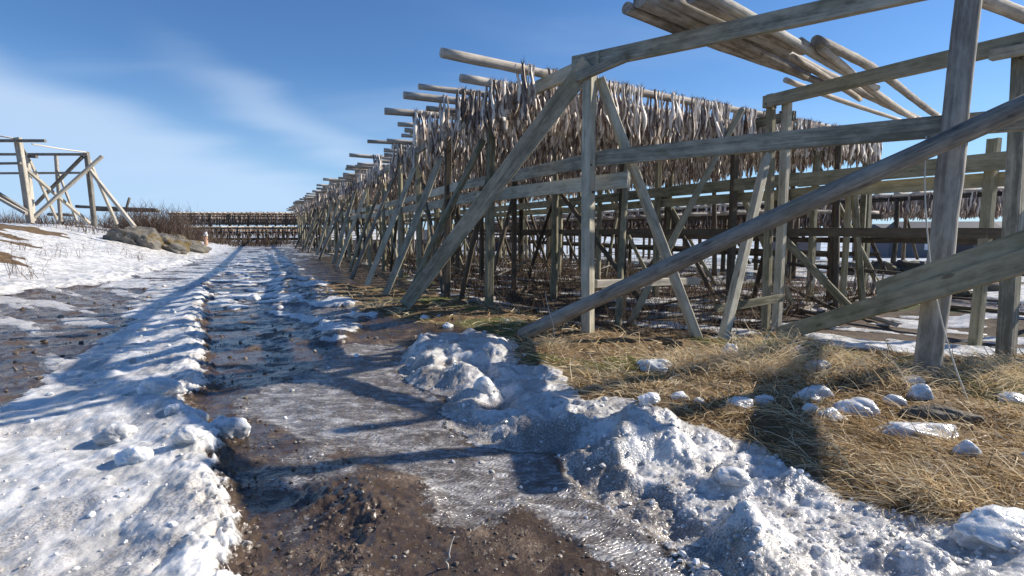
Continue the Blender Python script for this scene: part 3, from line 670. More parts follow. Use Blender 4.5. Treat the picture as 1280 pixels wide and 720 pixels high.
def rockthing(name, c, sx, sy, sz, seed, mat, label, cat, grp=None, rot=0):
    o = link(name, lump_mesh(sx, sy, sz, seed, 1.1, 2.2), M[mat], loc=c); o.rotation_euler = (0, 0, rot); tag(o, label, cat, grp)
g_ = 'rocks on the slope left of the road'
for px, py, Yd, w, h, lb, mt, sd in [(168, 312, 28.5, 2.1, 1.25, 'ochre mossy rock, leftmost of the outcrop beside the snowy road', 'rock', 51), (205, 312, 30, 2.3, 1.3, 'grey rock in the middle of the outcrop, streaked with snow', 'rock', 52), (234, 314, 33, 1.9, .9, 'low grey rock at the road end of the outcrop', 'rock', 53), (186, 300, 31.5, 2.0, .9, 'dark grey rock behind the outcrop under the shrubs', 'boulder', 54), (214, 297, 35, 2.2, .8, 'brown rock at the back of the outcrop', 'boulder', 55)]:
    x = (px-640)/F*Yd; rockthing('rock', (x, Yd, H(x, Yd)+h*.0), w*.62, 1.3, h*.66, sd, mt, lb, 'rock', g_, random.uniform(0, 3))
g_ = 'boulders on the snow plain'
for px, Yd, w, h, lb, sd in [(1066, 19, .55, .34, 'flat boulder behind the low fish pole, leftmost of three'), (1101, 20, .52, .42, 'rounded boulder behind the low fish pole, middle of three'), (1138, 20, .60, .38, 'rounded boulder behind the low fish pole, rightmost of three')] and \
        [(1066, 19, .55, .34, 'flat boulder behind the low fish pole, leftmost of three', 61), (1101, 20, .52, .42, 'rounded boulder behind the low fish pole, middle of three', 62), (1138, 20, .60, .38, 'rounded boulder behind the low fish pole, rightmost of three', 63), (1200, 13, .4, .16, 'low dark stone in snow seen behind the leaning post', 64), (1245, 14, .3, .14, 'low dark stone in snow behind the right hand square post', 65)]:
    x = (px-640)/F*Yd; rockthing('boulder', (x, Yd, H(x, Yd)+h*.25), w, w*.8, h, sd, 'boulder', lb, 'boulder', g_)

# ------------------------------------------------------------------ the big drying rack
rack = thing('drying_rack', (*P1[:2], 0), 'huge weathered timber fish drying rack running along the right side of the road', 'drying rack')
A51 = math.radians(51); DA = np.array([math.sin(A51), -math.cos(A51)])      # near bay of line 0
P2 = zp(957, 412, -.13); P3 = zp(1258, 448, .04); DC = (P3-P2)[:2]/np.linalg.norm((P3-P2)[:2])
nA = np.array([DA[1], -DA[0]]); nC = np.array([DC[1], -DC[0]])
def A(px, py, back=0): return pp(px, py, P1[:2]-nA*back, DA)
def C(px, py, back=0): return pp(px, py, P2[:2]-nC*back, DC)
def v3(p, z): return np.array([p[0], p[1], z])
def side2(d): return (d[0], d[1], 0)
ZR = 3.70                                                        # top of the upper rails
# near posts
beam('post', v3(P1, H(*P1[:2])-.2), A(737, 90), .15, .13, M['plank'], rack, side2(DA))
beam('post', v3(P2, -.5), C(964, 118), .10, .12, M['plankmoss'], rack, side2(DC))
P2b = P2[:2]+DC*.19; beam('post', v3(P2b, -.5), v3(P2b+DC*.0, C(974, 118)[2]), .10, .13, M['plank'], rack, side2(DC))
beam('post', v3(P3, -.3), C(1279, 55), .17, .15, M['plank'], rack, side2(DC))
q0 = A(1156, 476); q1 = A(1211, 0); q2 = q0+(q1-q0)*1.12
log('post', q0+(q0-q1)*.04, q2, .108, .092, M['silverlog'], rack, 14)
# upper rails
a, b = A(738, 84), A(1090, -2); u = (b-a)/np.linalg.norm(b-a); a[2] = b[2] = 3.62
u = v3(DA, 0); e_near = a+u*4.3
beam('rail', a-u*.25, e_near, .09, .19, M['plank'], rack)
beam('knee_block', A(722, 98, -.10), A(784, 71, -.10), .08, .10, M['plank'], rack)
a, b = C(962, 128, -.11), C(1278, 50, -.11); zz = (a[2]+b[2])/2; a[2] = b[2] = zz; uc = v3(DC, 0)
beam('rail', a-uc*.10, b+uc*.35, .08, .19, M['plankmoss'], rack)
beam('knee_block', C(1240, 69, -.24), C(1300, 58, -.24), .08, .12, M['plank'], rack)
# middle rail of the near bay
a, b = A(744, 199, .12), A(1290, 143, .12); a[2] = b[2] = 2.42
beam('rail', a, b+u*.15, .07, .19, M['plank'], rack)
# braces of the near bay
beam('brace', A(742, 78, -.02)+np.array([-.05, 0, 0]), np.array([*zp(507, 374, .16)[:2]*.90+np.array([0, 0]), .20]), .24, .08, M['plank'], rack, (0, -1, 0))
beam('brace', A(750, 100, .16), zp(876, 434, .02), .10, .17, M['plank'], rack, (0, -1, 0))
beam('brace', yp(958, 196, P2[1]-.14), zp(901, 436, .0), .09, .17, M['plank'], rack, (0, -1, 0))
beam('brace', yp(926, 138, 10.6), zp(787, 420, -.1)*np.array([1.13, 1.13, 1]), .09, .14, M['plankmoss'], rack, (0, -1, 0))
f0 = yp(662, 414, 7.0); f1 = yp(1185, 176, 4.74); d_ = f1-f0
log('brace', f0-d_*.03, f0+d_*1.16, .088, .085, M['braced'], rack, 14)
g0 = yp(985, 414, 6.5); g1 = yp(1160, 362, 4.72); d_ = g1-g0
beam('brace', g0-d_*.10, g0+d_*1.6, .05, .17, M['plankmoss'], rack)
beam('brace', g0+d_*.72+np.array([.02, .06, .13]), g0+d_*1.6+np.array([.02, .06, .13]), .05, .15, M['plankmoss'], rack)
beam('brace', yp(744, 355, P1[1]+.12), yp(872, 351, 8.6), .10, .11, M['palewood'], rack)
beam('brace', yp(895, 386, 8.0), yp(978, 372, 8.7), .05, .12, M['plankmoss'], rack)
# mid rails of line 0 on the far side of the bend
for zq, back, s0, w in ((2.42, .09, .0, .18), (2.14, .12, -1.0, .20)):
    s = s0
    while s < 30:
        e = s+min(4.6+random.random(), 31-s)
        pa, pb = l0(max(s, 0) if s > -.5 else 0)+nrm(0, .3)*back, l0(e)+nrm(e)*back
        if s < -.5: pa = l0(0)+nrm(0)*back+DA*.46
        beam('rail', v3(pa, zq+random.uniform(-.015, .015)), v3(pb, zq+random.uniform(-.015, .015)), .05, w, M['plank'], rack); s = e
        if e >= 30.9: break
# repeating bays: posts, upper rails, braces
OFF = [0, 2.65, 5.35, 8.0, 10.0]
for k, off in enumerate(OFF):
    s = 3.0 if k == 0 else (2.7 if k == 1 else -.2)
    ss = []
    while s < SMAX-.5: ss.append(s); s += random.uniform(2.6, 3.2)
    for s in ss:
        p = lk(s, off); z0 = H(*p)-.15
        lean = np.array([random.gauss(0, .05), random.gauss(0, .05), 0])
        m = M['plankmoss'] if random.random() < .6 else M['darkpole']
        if s > 22 or random.random() < .4: log('post', v3(p, z0), v3(p, ZR-.19)+lean, .085, .07, m, rack, 8)
        else: beam('post', v3(p, z0), v3(p, ZR-.19)+lean, .13, .12, m, rack, side2(tang(s)))
    ends = ([0] if k == 0 else [ss[0]-.3])+ss[1::2]
    if ends[-1] < SMAX: ends.append(SMAX)
    for a_, b_ in zip(ends[:-1], ends[1:]):
        if k == 1 and a_ < 2.45: a_ = 3.0
        pa, pb = lk(a_-.15, off), lk(b_+.15, off); o_ = .0 if int(a_*7) % 2 else .012
        beam('rail', v3(pa, ZR-.09+o_*0), v3(pb, ZR-.09), .075+o_, .18, M['plank'] if k == 0 else M['plankmoss'], rack)
    for s in ss:
        if s > 44: continue
        p = lk(s, off); t_ = tang(s); n_ = nrm(s)
        if k == 0:
            e = p+t_*random.uniform(1.6, 2.6)*random.choice((-1, 1))+n_*.10; log('brace', v3(e, H(*e)-.1), v3(p+n_*.10, random.uniform(2.4, 3.2)), .055, .045, M['darkpole'] if random.random() < .6 else M['plankmoss'], rack, 7)
            q = p-n_*random.uniform(1.1, 1.7)+t_*random.uniform(-.3, .7)
            log('brace', v3(q, H(*q)-.1), v3(p-n_*.09, random.uniform(2.9, 3.4)), .065, .055, M['plankmoss'] if random.random() < .5 else M['greylog'], rack, 8) if random.random() < .6 else \
                beam('brace', v3(q, H(*q)-.1), v3(p-n_*.1, random.uniform(2.9, 3.4)), .05, .14, M['plank'], rack)
        elif k < 4:
            q = p+n_*random.uniform(.8, 1.7)*random.choice((-1, 1))+t_*random.uniform(-1.5, 1.5)
            log('brace', v3(q, H(*q)-.1), v3(p+n_*.07, random.uniform(2.3, 3.3)), .06, .05, M['darkpole'] if random.random() < .5 else M['plankmoss'], rack, 8)
for px, py, d_ in [(731, 82, -.07), (742, 86, -.07), (734, 196, -.075), (737, 206, -.075), (733, 232, -.075), (741, 240, -.075)]:
    c = A(px, py, d_); log('bolt', c, c+np.array([-nA[0], -nA[1], 0])*.035, .017, .017, M['darkpole'], rack, 8)
for px, py in [(957, 130), (968, 134), (975, 140), (1271, 60), (1276, 72)]:
    c = C(px, py, -.155); log('bolt', c, c+np.array([-nC[0], -nC[1], 0])*.035, .017, .017, M['darkpole'], rack, 8)
# long double rail and low rails on line 2 (near end)
def run(px0, py0, px1, py1, off, z, w, h, mat, s_to, s_from=-4.2, step=5.0):
    s = s_from
    while s < s_to:
        e = min(s+step, s_to); pa, pb = lkx(s, off), lkx(e, off)
        beam('rail', v3(pa, z), v3(pb, z+random.uniform(-.02, .02)), w, h, mat, rack); s = e
T22 = tang(6.0)
def lkx(s, off):                         # inner lines run straight on past the bend
    return lk(s, off) if s >= 2 else lk(2, off)+tang(2.0)*(s-2)
run(0, 0, 0, 0, 5.35-.12, 2.42, .06, .24, M['plankmoss'], 34)
run(0, 0, 0, 0, 5.35+.10, 2.18, .06, .20, M['plankmoss'], 34)
run(0, 0, 0, 0, 5.35+.02, 1.46, .09, .15, M['darkpole'], 20)
run(0, 0, 0, 0, 8.0+.1, 1.30, .07, .12, M['darkpole'], 30, -4.2)
run(0, 0, 0, 0, 8.0-.1, 2.36, .06, .20, M['darkpole'], 34, -4.5)
for s in (-2.0, -4.1):
    for off in (5.35, 8.0):
        p = lkx(s, off); beam('post', v3(p, H(*p)-.2), v3(p+np.array([.03, 0]), 2.75+(s < -3)*.12), .12, .13, M['plankmoss'], rack, side2(T22))
p = lkx(-3.9, 5.2); beam('post', v3(p, H(*p)-.2), v3(p, 3.5), .12, .12, M['plank'], rack, side2(T22))
beam('brace', yp(972, 290, 10.6), yp(1075, 398, 9.4), .06, .13, M['plankmoss'], rack)
beam('brace', yp(1066, 216, 10.4), yp(1078, 376, 10.4), .10, .09, M['plankmoss'], rack, (1, 0, 0))
beam('brace', yp(1062, 230, 10.6), yp(1052, 380, 10.6), .10, .08, M['plankmoss'], rack, (1, 0, 0))

# ------------------------------------------------------------------ poles and fish
def fish_shape(seed, nr, ns):
    r = np.random.default_rng(seed); t = np.linspace(0, 1, nr)
    w = np.interp(t, [0, .10, .3, .55, .8, .94, 1], [.017, .018, .024, .036, .037, .024, .008])*r.uniform(.75, 1.2)*(1+r.normal(0, .10, nr))
    th = w*np.interp(t, [0, .3, .7, 1], [.8, .55, .45, .8])*r.uniform(.7, 1.2)
    f1, f2, g1, g2 = r.uniform(4, 9, 4); am = r.uniform(.012, .034)
    cx = am*np.sin(t*f1+g1)*t**.7; cy = am*np.sin(t*f2+g2)*t**.7; tw = r.uniform(-1.5, 1.5)*t+.3*np.sin(t*f2)
    a = np.arange(ns)/ns*2*math.pi; R = []; bel = r.uniform(0, 6.28)
    slit = 1-.45*np.exp(-((np.angle(np.exp(1j*(a-bel))))/.55)**2)           # hollow opened belly
    for i in range(nr):
        rad = (1+.2*np.sin(2*a+seed)+r.normal(0, .17, ns))*(1+(slit-1)*(.25 < t[i] < .95))
        x, y = w[i]*np.cos(a)*rad, th[i]*np.sin(a)*rad; c, s = math.cos(tw[i]), math.sin(tw[i])
        R.append(np.c_[x*c-y*s+cx[i], x*s+y*c+cy[i], np.full(ns, -t[i])+r.normal(0, .006, ns)])
    R = np.array(R); k = nr; idx = np.arange(k*ns).reshape(k, ns)
    V = R.reshape(-1, 3); q = np.stack([idx[:-1], idx[1:], np.roll(idx[1:], -1, 1), np.roll(idx[:-1], -1, 1)], -1).reshape(-1, 4)
    tri = [(idx[-1, 0], idx[-1, i+1], idx[-1, i]) for i in range(1, ns-1)]
    tone = np.tile(.52+.40*np.cos(a-bel+.9), (nr, 1))+r.normal(0, .15, (nr, ns)); tone[-1] -= .25; tone[0] -= .1
    tone -= .35*np.exp(-((np.angle(np.exp(1j*(a-bel))))/.4)**2)[None]*((t > .25) & (t < .95))[:, None]
    b = len(V); fin = []; tf = []; nf = 4                                    # splayed tail rays above the tie
    for f in np.linspace(-1, 1, nf):
        L = r.uniform(.02, .08) if seed % 5 else r.uniform(.07, .15); bx = f*.012; tx, ty = f*.07*r.uniform(.4, 1.5), r.normal(0, .035)
        k0 = b+len(fin); fin += [(bx-.009, 0, -.02), (bx+.009, .004, -.02), (tx, ty, L)]; tf.append((k0, k0+1, k0+2))
    V = np.vstack([V, fin]); tri += tf
    tone = np.r_[tone.ravel(), np.tile([.4, .4, .25], nf)]
    return V, q, np.array(tri), np.clip(tone, 0, 1)
HI = [fish_shape(100+i, 12, 8) for i in range(20)]; LO = [fish_shape(200+i, 6, 5) for i in range(14)]
HIM = []
for V, q, t_, tn in HI: me = npmesh('stockfish', V, q, t_, attrs=dict(tone=tn)); me.materials.append(M['fish']); HIM.append(me)
poles = []                                                        # (start, end, radius)
PG = 'poles laid across the big rack under the fish'
def pole_ob(a, b, r0, r1, label, grp, mat='log', n=10, name='drying_pole'):
    o = log(name, a, b, r0, r1, M[mat], None, n); return tag(o, label, 'pole', grp)
first = ['thick round pole whose bare end juts out highest, nearest of the fish poles', 'second fish pole from the camera, its short bare end just below the first', 'squared third fish pole with a long bare end', 'fourth fish pole, long round bare end', 'fifth fish pole, short stub tucked below the fourth', 'sixth fish pole, pale bare end with a pointed tip', 'seventh fish pole, thick light stub', 'eighth fish pole counted from the camera']
s = 1.25; i = 0; ties = []
OH = [1.45, .80, 1.25, 1.35, .75, 1.40, 1.0, .7]
while s < SMAX-.3:
    n_ = nrm(s, 2.2) if s > 2.2 else np.array([.835, .55]); n_ = n_/np.linalg.norm(n_); p = l0(s)
    oh = OH[i] if i < len(OH) else random.uniform(.5, 1.5); r0 = random.uniform(.044, .068) if i else .068
    Lp = 10.1+random.uniform(-.3, .5) if s > 1.3 else 10.6
    zc = ZR+r0; dz = random.uniform(-.02, .12)
    a_, b_ = v3(p-n_*oh, zc+dz*.5), v3(p+n_*Lp, zc+random.uniform(-.05, .05))
    pole_ob(a_, b_, r0, r0*.75, first[i] if i < 8 else 'weathered round pole laden with stockfish, farther back along the big rack', PG, n=12 if i < 12 else 8)
    st = random.uniform(.1, .4) if i else .12
    d = b_-a_; L = np.linalg.norm(d); u_ = d/L; sp = .062 if s < 14 else (.10 if s < 38 else .16)
    x = (oh-st-.1) if i == 0 else random.uniform(.50, .85)
    while x < L-.15:
        gap = random.random() < (.10 if i == 0 else .03)
        ties.append((i, a_+u_*x, u_, r0, s)); x += sp*random.uniform(.65, 1.4)+(.22 if gap else 0)
    # the sag of a second pole beside it
    if random.random() < .25 and i > 2:
        e = p-n_*(oh-random.uniform(.1, .4))+tang(s)*.16; pole_ob(v3(e, zc), v3(e+n_*4.5, zc), r0*.8, r0*.7, 'shorter spare pole lying tight beside a fish pole', 'spare poles between the fish poles', n=8)
    s += random.uniform(.62, .9) if i else .95; i += 1
# each tie carries two fish, one on either side of the pole
Fp, Fy, Fl, Fv, Fi, Ft = [], [], [], [], [], []
for (pi, p, u_, r0, s) in ties:
    nn = np.array([-u_[1], u_[0], 0.])
    for sg in (-1, 1):
        Fp.append(p+nn*sg*(r0*.92+.014)+np.array([0, 0, r0*.62])+u_*random.uniform(-.02, .02)); yaw = random.uniform(0, 6.28)
        Fy.append((yaw, random.gauss(0, .07), random.gauss(0, .08), nn)); Fl.append(random.gauss(.66, .075)); Fi.append(pi); Ft.append(random.gauss(0, .20))
Fp = np.array(Fp); Fl = np.array(Fl); Fi = np.array(Fi); Ft = np.array(Ft)
px_, py_, dep = proj(Fp-np.array([0, 0, .3]))
vis = (dep > .5) & (px_ > -10) & (px_ < 1290) & (py_ > -30)
score = np.where(vis, Fl/dep, 0)
# near pole first, then second pole where its fish show over the road
score = score*np.where(Fi == 0, 1.6, np.where((Fi < 8) & (px_ < 690), 1.25, .8))
order = np.argsort(-score); ind = set(order[:300].tolist())
ang = lambda q: q
def fish_label(k):
    if Fi[k] == 0:
        x = px_[k]
        if x < 735: return 'stockfish hanging on the nearest pole at its road end, left of the near square post', 'stockfish at road end of the nearest pole'
        if x < 850: return 'stockfish hanging on the nearest pole just right of the near square post', 'stockfish just right of the near square post'
        if x < 960: return 'stockfish hanging on the nearest pole just left of the double post', 'stockfish just left of the double post'
        return 'stockfish hanging on the far right end of the nearest pole, past the double post', 'stockfish past the double post'
    if px_[k] < 690: return 'stockfish in the curtain over the road edge, on a pole behind the nearest one', 'stockfish of the curtain over the road edge'
    return 'stockfish in the deep curtain seen behind the nearest fish pole', 'stockfish deep in the curtain'
def fmat(k):
    yaw, rx, tilt, nn = Fy[k]; return yaw, rx, tilt
SV, SQ, ST, SA = [], [], [], []; base = 0
for k in range(len(Fp)):
    yaw, rx, tl = fmat(k); L = Fl[k]; cy_, sy_ = math.cos(yaw), math.sin(yaw)
    Mx = np.array(Matrix.Rotation(yaw, 3, 'Z') @ Matrix.Rotation(tl, 3, 'X') @ Matrix.Rotation(rx, 3, 'Y')); wsc = random.uniform(.8, 1.25)
    if k in ind:
        o = bpy.data.objects.new('stockfish', HIM[k % len(HIM)]); COL.objects.link(o); o.location = Fp[k]; o.rotation_euler = Matrix(Mx.tolist()).to_euler(); o.scale = (wsc, wsc, L)
        lb, gp = fish_label(k); tag(o, lb, 'dried fish', gp)
    else:
        V, q, t_, tn = (HI[k % len(HI)] if dep[k] < 12 else LO[k % len(LO)])
        SV.append((V*np.array([wsc, wsc, L]))@Mx.T+Fp[k]); SQ.append(q+base); ST.append(t_+base); SA.append(np.clip(tn+Ft[k], 0, 1)); base += len(V)
o = link('stockfish', npmesh('stockfish_curtain', np.vstack(SV), np.vstack(SQ), np.vstack(ST), attrs=dict(tone=np.concatenate(SA))), M['fish']); o['kind'] = 'stuff'
tag(o, 'thousands of tan and brown stockfish hanging in a dense curtain along the big rack', 'dried fish')

# bare poles stacked across the near bays
BG = 'bare poles stacked on the near end of the big rack'
def bare(px0, py0, z0, px1, py1, z1, r0, r1, label, mat='log'):
    pole_ob(zp(px0, py0, z0), zp(px1, py1, z1), r0, r1, label, BG, mat, 14)
bare(783, 10, 3.80, 1026, 103, 3.80, .062, .05, 'lowest bare pole of the stack, its dark sawn end hanging over the road')
bare(800, -2, 3.86, 1008, 95, 3.80, .085, .072, 'thick bare pole lying just above the lowest one')
bare(865, -6, 3.92, 1004, 62, 3.84, .082, .075, 'palest thick bare pole, ending between the two upper rails')
bare(835, -10, 3.98, 1150, 150, 3.80, .075, .06, 'long bare pole running past the second upper rail beneath the upper ones')
bare(1020, 50, 3.88, 1172, 145, 3.80, .065, .055, 'bare pole with dark tapered end, uppermost beyond the gap')
bare(1026, 60, 3.82, 1143, 149, 3.74, .055, .05, 'bare pole lying right under the uppermost one')
bare(982, 100, 3.78, 1125, 150, 3.76, .045, .035, 'thinnest bare pole, lowest at the right end of the stack')
bare(990, 72, 3.80, 1075, 124, 3.76, .05, .045, 'short crooked bare pole in the middle of the stack')
bare(1215, -6, 3.85, 1325, 34, 3.80, .075, .07, 'single bare pole crossing the top right corner', 'log')
bare(826, -8, 3.93, 985, 62, 3.86, .07, .065, 'bare pole wedged between the thick one and the palest one', 'silverlog')
bare(880, -10, 3.86, 1096, 110, 3.78, .055, .05, 'slim grey bare pole along the upper edge of the stack', 'silverlog')
bare(1000, 52, 3.84, 1130, 140, 3.78, .05, .045, 'slim grey bare pole tucked beside the uppermost one', 'silverlog')
# rope
def rope(pts, r, label, name='rope', parent=None):
    pts = np.array(pts); n = len(pts); R = []; a = np.arange(6)/6*2*math.pi
    for i in range(n):
        d = pts[min(i+1, n-1)]-pts[max(i-1, 0)]; d /= np.linalg.norm(d); x = np.cross(d, [.3, .9, .2]); x /= np.linalg.norm(x); y = np.cross(d, x)
        R.append(pts[i]+r*(np.outer(np.cos(a), x)+np.outer(np.sin(a), y)))
    c = pts[0].copy(); o = link(name, tube_mesh(name, np.array(R)-c), M['rope'], parent, tuple(c))
    if label: tag(o, label, 'rope')
    return o
rp = _curve(np.array([yp(1158, 170, 4.9), yp(1156, 230, 4.82), yp(1160, 300, 4.76), yp(1168, 360, 4.7), yp(1182, 420, 4.62), yp(1198, 470, 4.5), yp(1211, 502, 4.42)]), 6)
rope(rp, .006, 'thin pale rope dangling from the log in front of the leaning round post')
r2 = np.array([yp(1096, 180, 9.5), yp(1095, 196, 9.5), yp(1096, 215, 9.5)]); rope(r2, .006, 'short dark cord hanging under the right end of the nearest fish pole')
# low pole with a few fish behind the near end
la, lb_ = yp(940, 326, 13.2), yp(1172, 346, 11.6)
pole_ob(la, lb_, .05, .045, 'low dark pole at knee height with a few fish, beyond the near end', 'low poles', 'darkpole')
for k, f in enumerate([.10, .13, .17, .20, .33, .36, .58, .68, .72, .80, .90, .96]):
    p = la+(lb_-la)*f; o = bpy.data.objects.new('stockfish', HIM[k % 14]); COL.objects.link(o); o.location = p-np.array([0, .07, .0]); o.scale = (1.3, 1.3, random.uniform(.42, .6)); o.rotation_euler = (0, 0, random.uniform(-1, 1))
    tag(o, 'small stockfish hanging from the low pole at knee height beyond the rack end', 'dried fish', 'stockfish on the low pole')
# timber lying under the rack
FG = 'fallen poles under the big rack'
for px0, py0, px1, py1, lb, rr, mt in [(745, 405, 850, 437, 'fallen pole in snow by the near square post, pointing at the tussock', .04, 'darkpole'), (600, 380, 760, 400, 'thin fallen pole behind the near square post', .03, 'greylog'), (640, 372, 700, 352, 'fallen pole slanting up behind the broad slanting plank', .03, 'darkpole'),
                                       (905, 365, 1040, 402, 'fallen plank crossing behind the double post', .045, 'greylog'), (960, 350, 1060, 400, 'dark fallen pole right of the double post', .05, 'darkpole'), (985, 392, 1075, 372, 'pale fallen stick between double post and mossy post', .03, 'log'), (1070, 395, 1120, 412, 'broken board on debris behind the broad low brace', .05, 'log'),
                                       (1170, 385, 1290, 398, 'long dark pole on the snow beyond the leaning round post', .04, 'darkpole'), (1165, 372, 1260, 380, 'thin pole on the snow, higher of the two behind the leaning round post', .03, 'darkpole'), (840, 385, 905, 378, 'lichen covered stick left of the double post', .03, 'palewood'), (1165, 566, 1235, 548, 'pale broken stick in straw right of the long ice slab', .008, 'log')]:
    a_, b_ = gpt(px0, py0), gpt(px1, py1); a_[2] += rr*.9; b_[2] += rr*1.6
    o = log('fallen_pole', a_, b_, rr, rr*.8, M[mt], None, 8); tag(o, lb, 'pole', FG)
for i in range(26):
    s, off = random.uniform(0, 26), random.uniform(1, 9); p = lk(s, off); aa = random.uniform(0, 6.28); L = random.uniform(1, 3); q = p+np.array([math.cos(aa), math.sin(aa)])*L; rr = random.uniform(.025, .05)
    o = log('fallen_pole', v3(p, H(*p)+rr), v3(q, H(*q)+rr+random.choice((0, 0, .3, .5))), rr, rr*.7, M[random.choice(('darkpole', 'greylog', 'plankmoss'))], None, 8)
    tag(o, 'dark pole lying in the undergrowth deep under the big rack', 'pole', 'poles lying deep under the rack')

# members past the hundred nearest of a kind become one part
for kind in ('post', 'rail', 'brace'):
    ms = sorted([o for o in rack.children if o.name.split('.')[0] == kind], key=lambda o: (o.location+rack.location-Vector((0, 0, 1.5))).length)
    if len(ms) > 100:
        V, Fc, b = [], [], 0
        for o in ms[100:]:
            m = o.matrix_basis; V += [tuple(m @ v.co) for v in o.data.vertices]; Fc += [[i+b for i in p.vertices] for p in o.data.polygons]; b += len(o.data.vertices)
        mat = ms[100].data.materials[0]
        for o in ms[100:]: bpy.data.objects.remove(o, do_unlink=True)
        me = bpy.data.meshes.new('far_'+kind); me.from_pydata(V, [], Fc); o = link('far_'+kind+'s', me, mat, rack, tuple(rack.location)); o['kind'] = 'stuff'

# ------------------------------------------------------------------ bare rack on the left slope
def zY(px, py, Yd): return yp(px, py, Yd)
br = thing('bare_rack', (*zY(38, 278, 25)[:2], H(*zY(38, 278, 25)[:2])), 'empty grey timber drying rack on the snowy slope at the left', 'drying rack')
def bb(nm, x0, y0, d0, x1, y1, d1, w, h, m='palewood'): beam(nm, zY(x0, y0, d0), zY(x1, y1, d1), w, h, M[m], br, (0, -1, 0))
PW, PK = 'palewood', 'greylog'
bb('post', 38, 279, 25, 22, 172, 25, .26, .2); bb('post', 41, 276, 27, 33, 194, 27, .22, .18); bb('post', 118, 282, 28, 108, 190, 28, .20, .18, PK); bb('post', 76, 277, 31, 70, 194, 31, .16, .14)
bb('post', -40, 272, 25, -52, 172, 25, .24, .2); bb('post', -30, 275, 30, -40, 200, 30, .2, .2)
bb('rail', -120, 177, 24.7, 57, 176, 24.7, .12, .14, PK); bb('rail', -120, 193, 27.8, 110, 193, 27.8, .12, .14, PK); bb('rail', -120, 205, 24.8, 26, 204, 24.8, .1, .12, PK); bb('rail', -120, 217, 27.8, 108, 216, 27.8, .1, .12, PK)
bb('rail', 33, 195, 27, 46, 196, 27, .14, .16, PK); bb('rail', 22, 176, 24.9, 33, 194, 27.6, .1, .12, PK)
bb('brace', 42, 272, 26, 128, 195, 27.2, .12, .18); bb('brace', 44, 256, 29, 103, 196, 27.9, .12, .16, PK); bb('brace', 31, 210, 25.3, 112, 279, 28.3, .12, .14); bb('brace', 112, 212, 27.7, 168, 283, 26.5, .14, .16)
bb('brace', 111, 199, 28.2, 146, 280, 29.5, .12, .14); bb('brace', 37, 200, 27, 71, 274, 29, .1, .12); bb('brace', 72, 212, 31, 96, 276, 30, .1, .12); bb('brace', 33, 264, 24.5, -60, 205, 25.2, .14, .16, PK); bb('brace', 33, 267, 24, -60, 215, 25.2, .12, .12)
for pts in ([(-60, 160, 25), (0, 170, 25), (23, 174, 25)], [(40, 180, 25.5), (75, 186, 27), (108, 190.5, 27.8)]):
    rope([zY(*p) for p in pts], .035, None, 'rope', br)
for k, (x0, y0, x1, y1, d, lb) in enumerate([(95, 258, 196, 262, 38, 'grey pole stacked behind the bare rack, uppermost of three'), (118, 262, 200, 264, 38.5, 'grey pole stacked behind the bare rack, middle of three'), (60, 268, 92, 269, 36, 'short pole behind the bare rack, lowest of three')]):
    o = log('stacked_pole', zY(x0, y0, d), zY(x1, y1, d), .10, .09, M['greylog'], None, 8); tag(o, lb, 'pole', 'poles stacked behind the bare rack')
o = log('stake', zY(156, 268, 38), zY(162, 247, 38), .09, .08, M['greylog'], None, 8); tag(o, 'lone leaning stake beside the stacked poles', 'stake')

# ------------------------------------------------------------------ farther racks with fish
def far_rack(name, org, along, across, length, width, zt, label, fl_label, pole_label, pole_grp, dpole, dfish, fl, bay, zmin=-1.5, rows=3, mat='darkpole'):
    r = thing('drying_rack', (*org, H(*org)), label, 'drying rack'); al, ac = np.array(along), np.array(across)
    for j in range(rows):
        o2 = np.array(org)+ac*width*j/(rows-1); n = int(length/bay)
        for i in range(n+1):
            p = o2+al*bay*i; log('post', v3(p, H(*p)-.3), v3(p+np.array([random.gauss(0, .05), 0]), zt), .09, .08, M[mat], r, 6)
            if i % 2 == 0 and j != 1: q = p-ac*(1.2 if j == 0 else -1.2); log('brace', v3(q, H(*q)-.2), v3(p, zt-.5), .07, .06, M[mat], r, 6)
        beam('rail', v3(o2-al*.5, zt), v3(o2+al*(length+.5), zt), .1, .16, M[mat], r)
        beam('rail', v3(o2-al*.5, zt-1.25), v3(o2+al*(length+.5), zt-1.25), .08, .14, M[mat], r)
    SV, SQ, ST, SA = [], [], [], []; b = 0; pm = None
    for i in range(int(length/dpole)):
        a_ = np.array(org)+al*dpole*i-ac*random.uniform(.6, 1.3); e_ = a_+ac*(width+random.uniform(1.2, 2)); z = zt+.15
        if pm is None: o = log('drying_pole', v3(a_, z), v3(e_, z), .07, .06, M['log'], None, 6); pm = o
        else: o = pm.copy(); COL.objects.link(o); o.location = v3(a_, z)
        tag(o, pole_label, 'pole', pole_grp)
        x = .8
        while x < width+.9:
            V, q, t_, tn = LO[random.randrange(len(LO))]; c, s_ = math.cos(random.uniform(0, 6.28)), math.sin(random.uniform(0, 6.28)); k = random.uniform(1.3, 2.0)
            P = V*np.array([k, k, fl*random.uniform(.8, 1.15)]); P = np.c_[P[:, 0]*c-P[:, 1]*s_, P[:, 0]*s_+P[:, 1]*c, P[:, 2]]
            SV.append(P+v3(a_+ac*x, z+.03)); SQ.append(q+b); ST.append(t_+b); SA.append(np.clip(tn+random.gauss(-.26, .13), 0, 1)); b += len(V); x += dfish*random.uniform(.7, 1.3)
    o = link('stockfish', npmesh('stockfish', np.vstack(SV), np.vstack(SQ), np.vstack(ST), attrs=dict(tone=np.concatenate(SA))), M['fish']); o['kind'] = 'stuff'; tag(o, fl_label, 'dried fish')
th = math.radians(-20); al = (math.sin(th), math.cos(th)); ac = (math.cos(th), -math.sin(th))
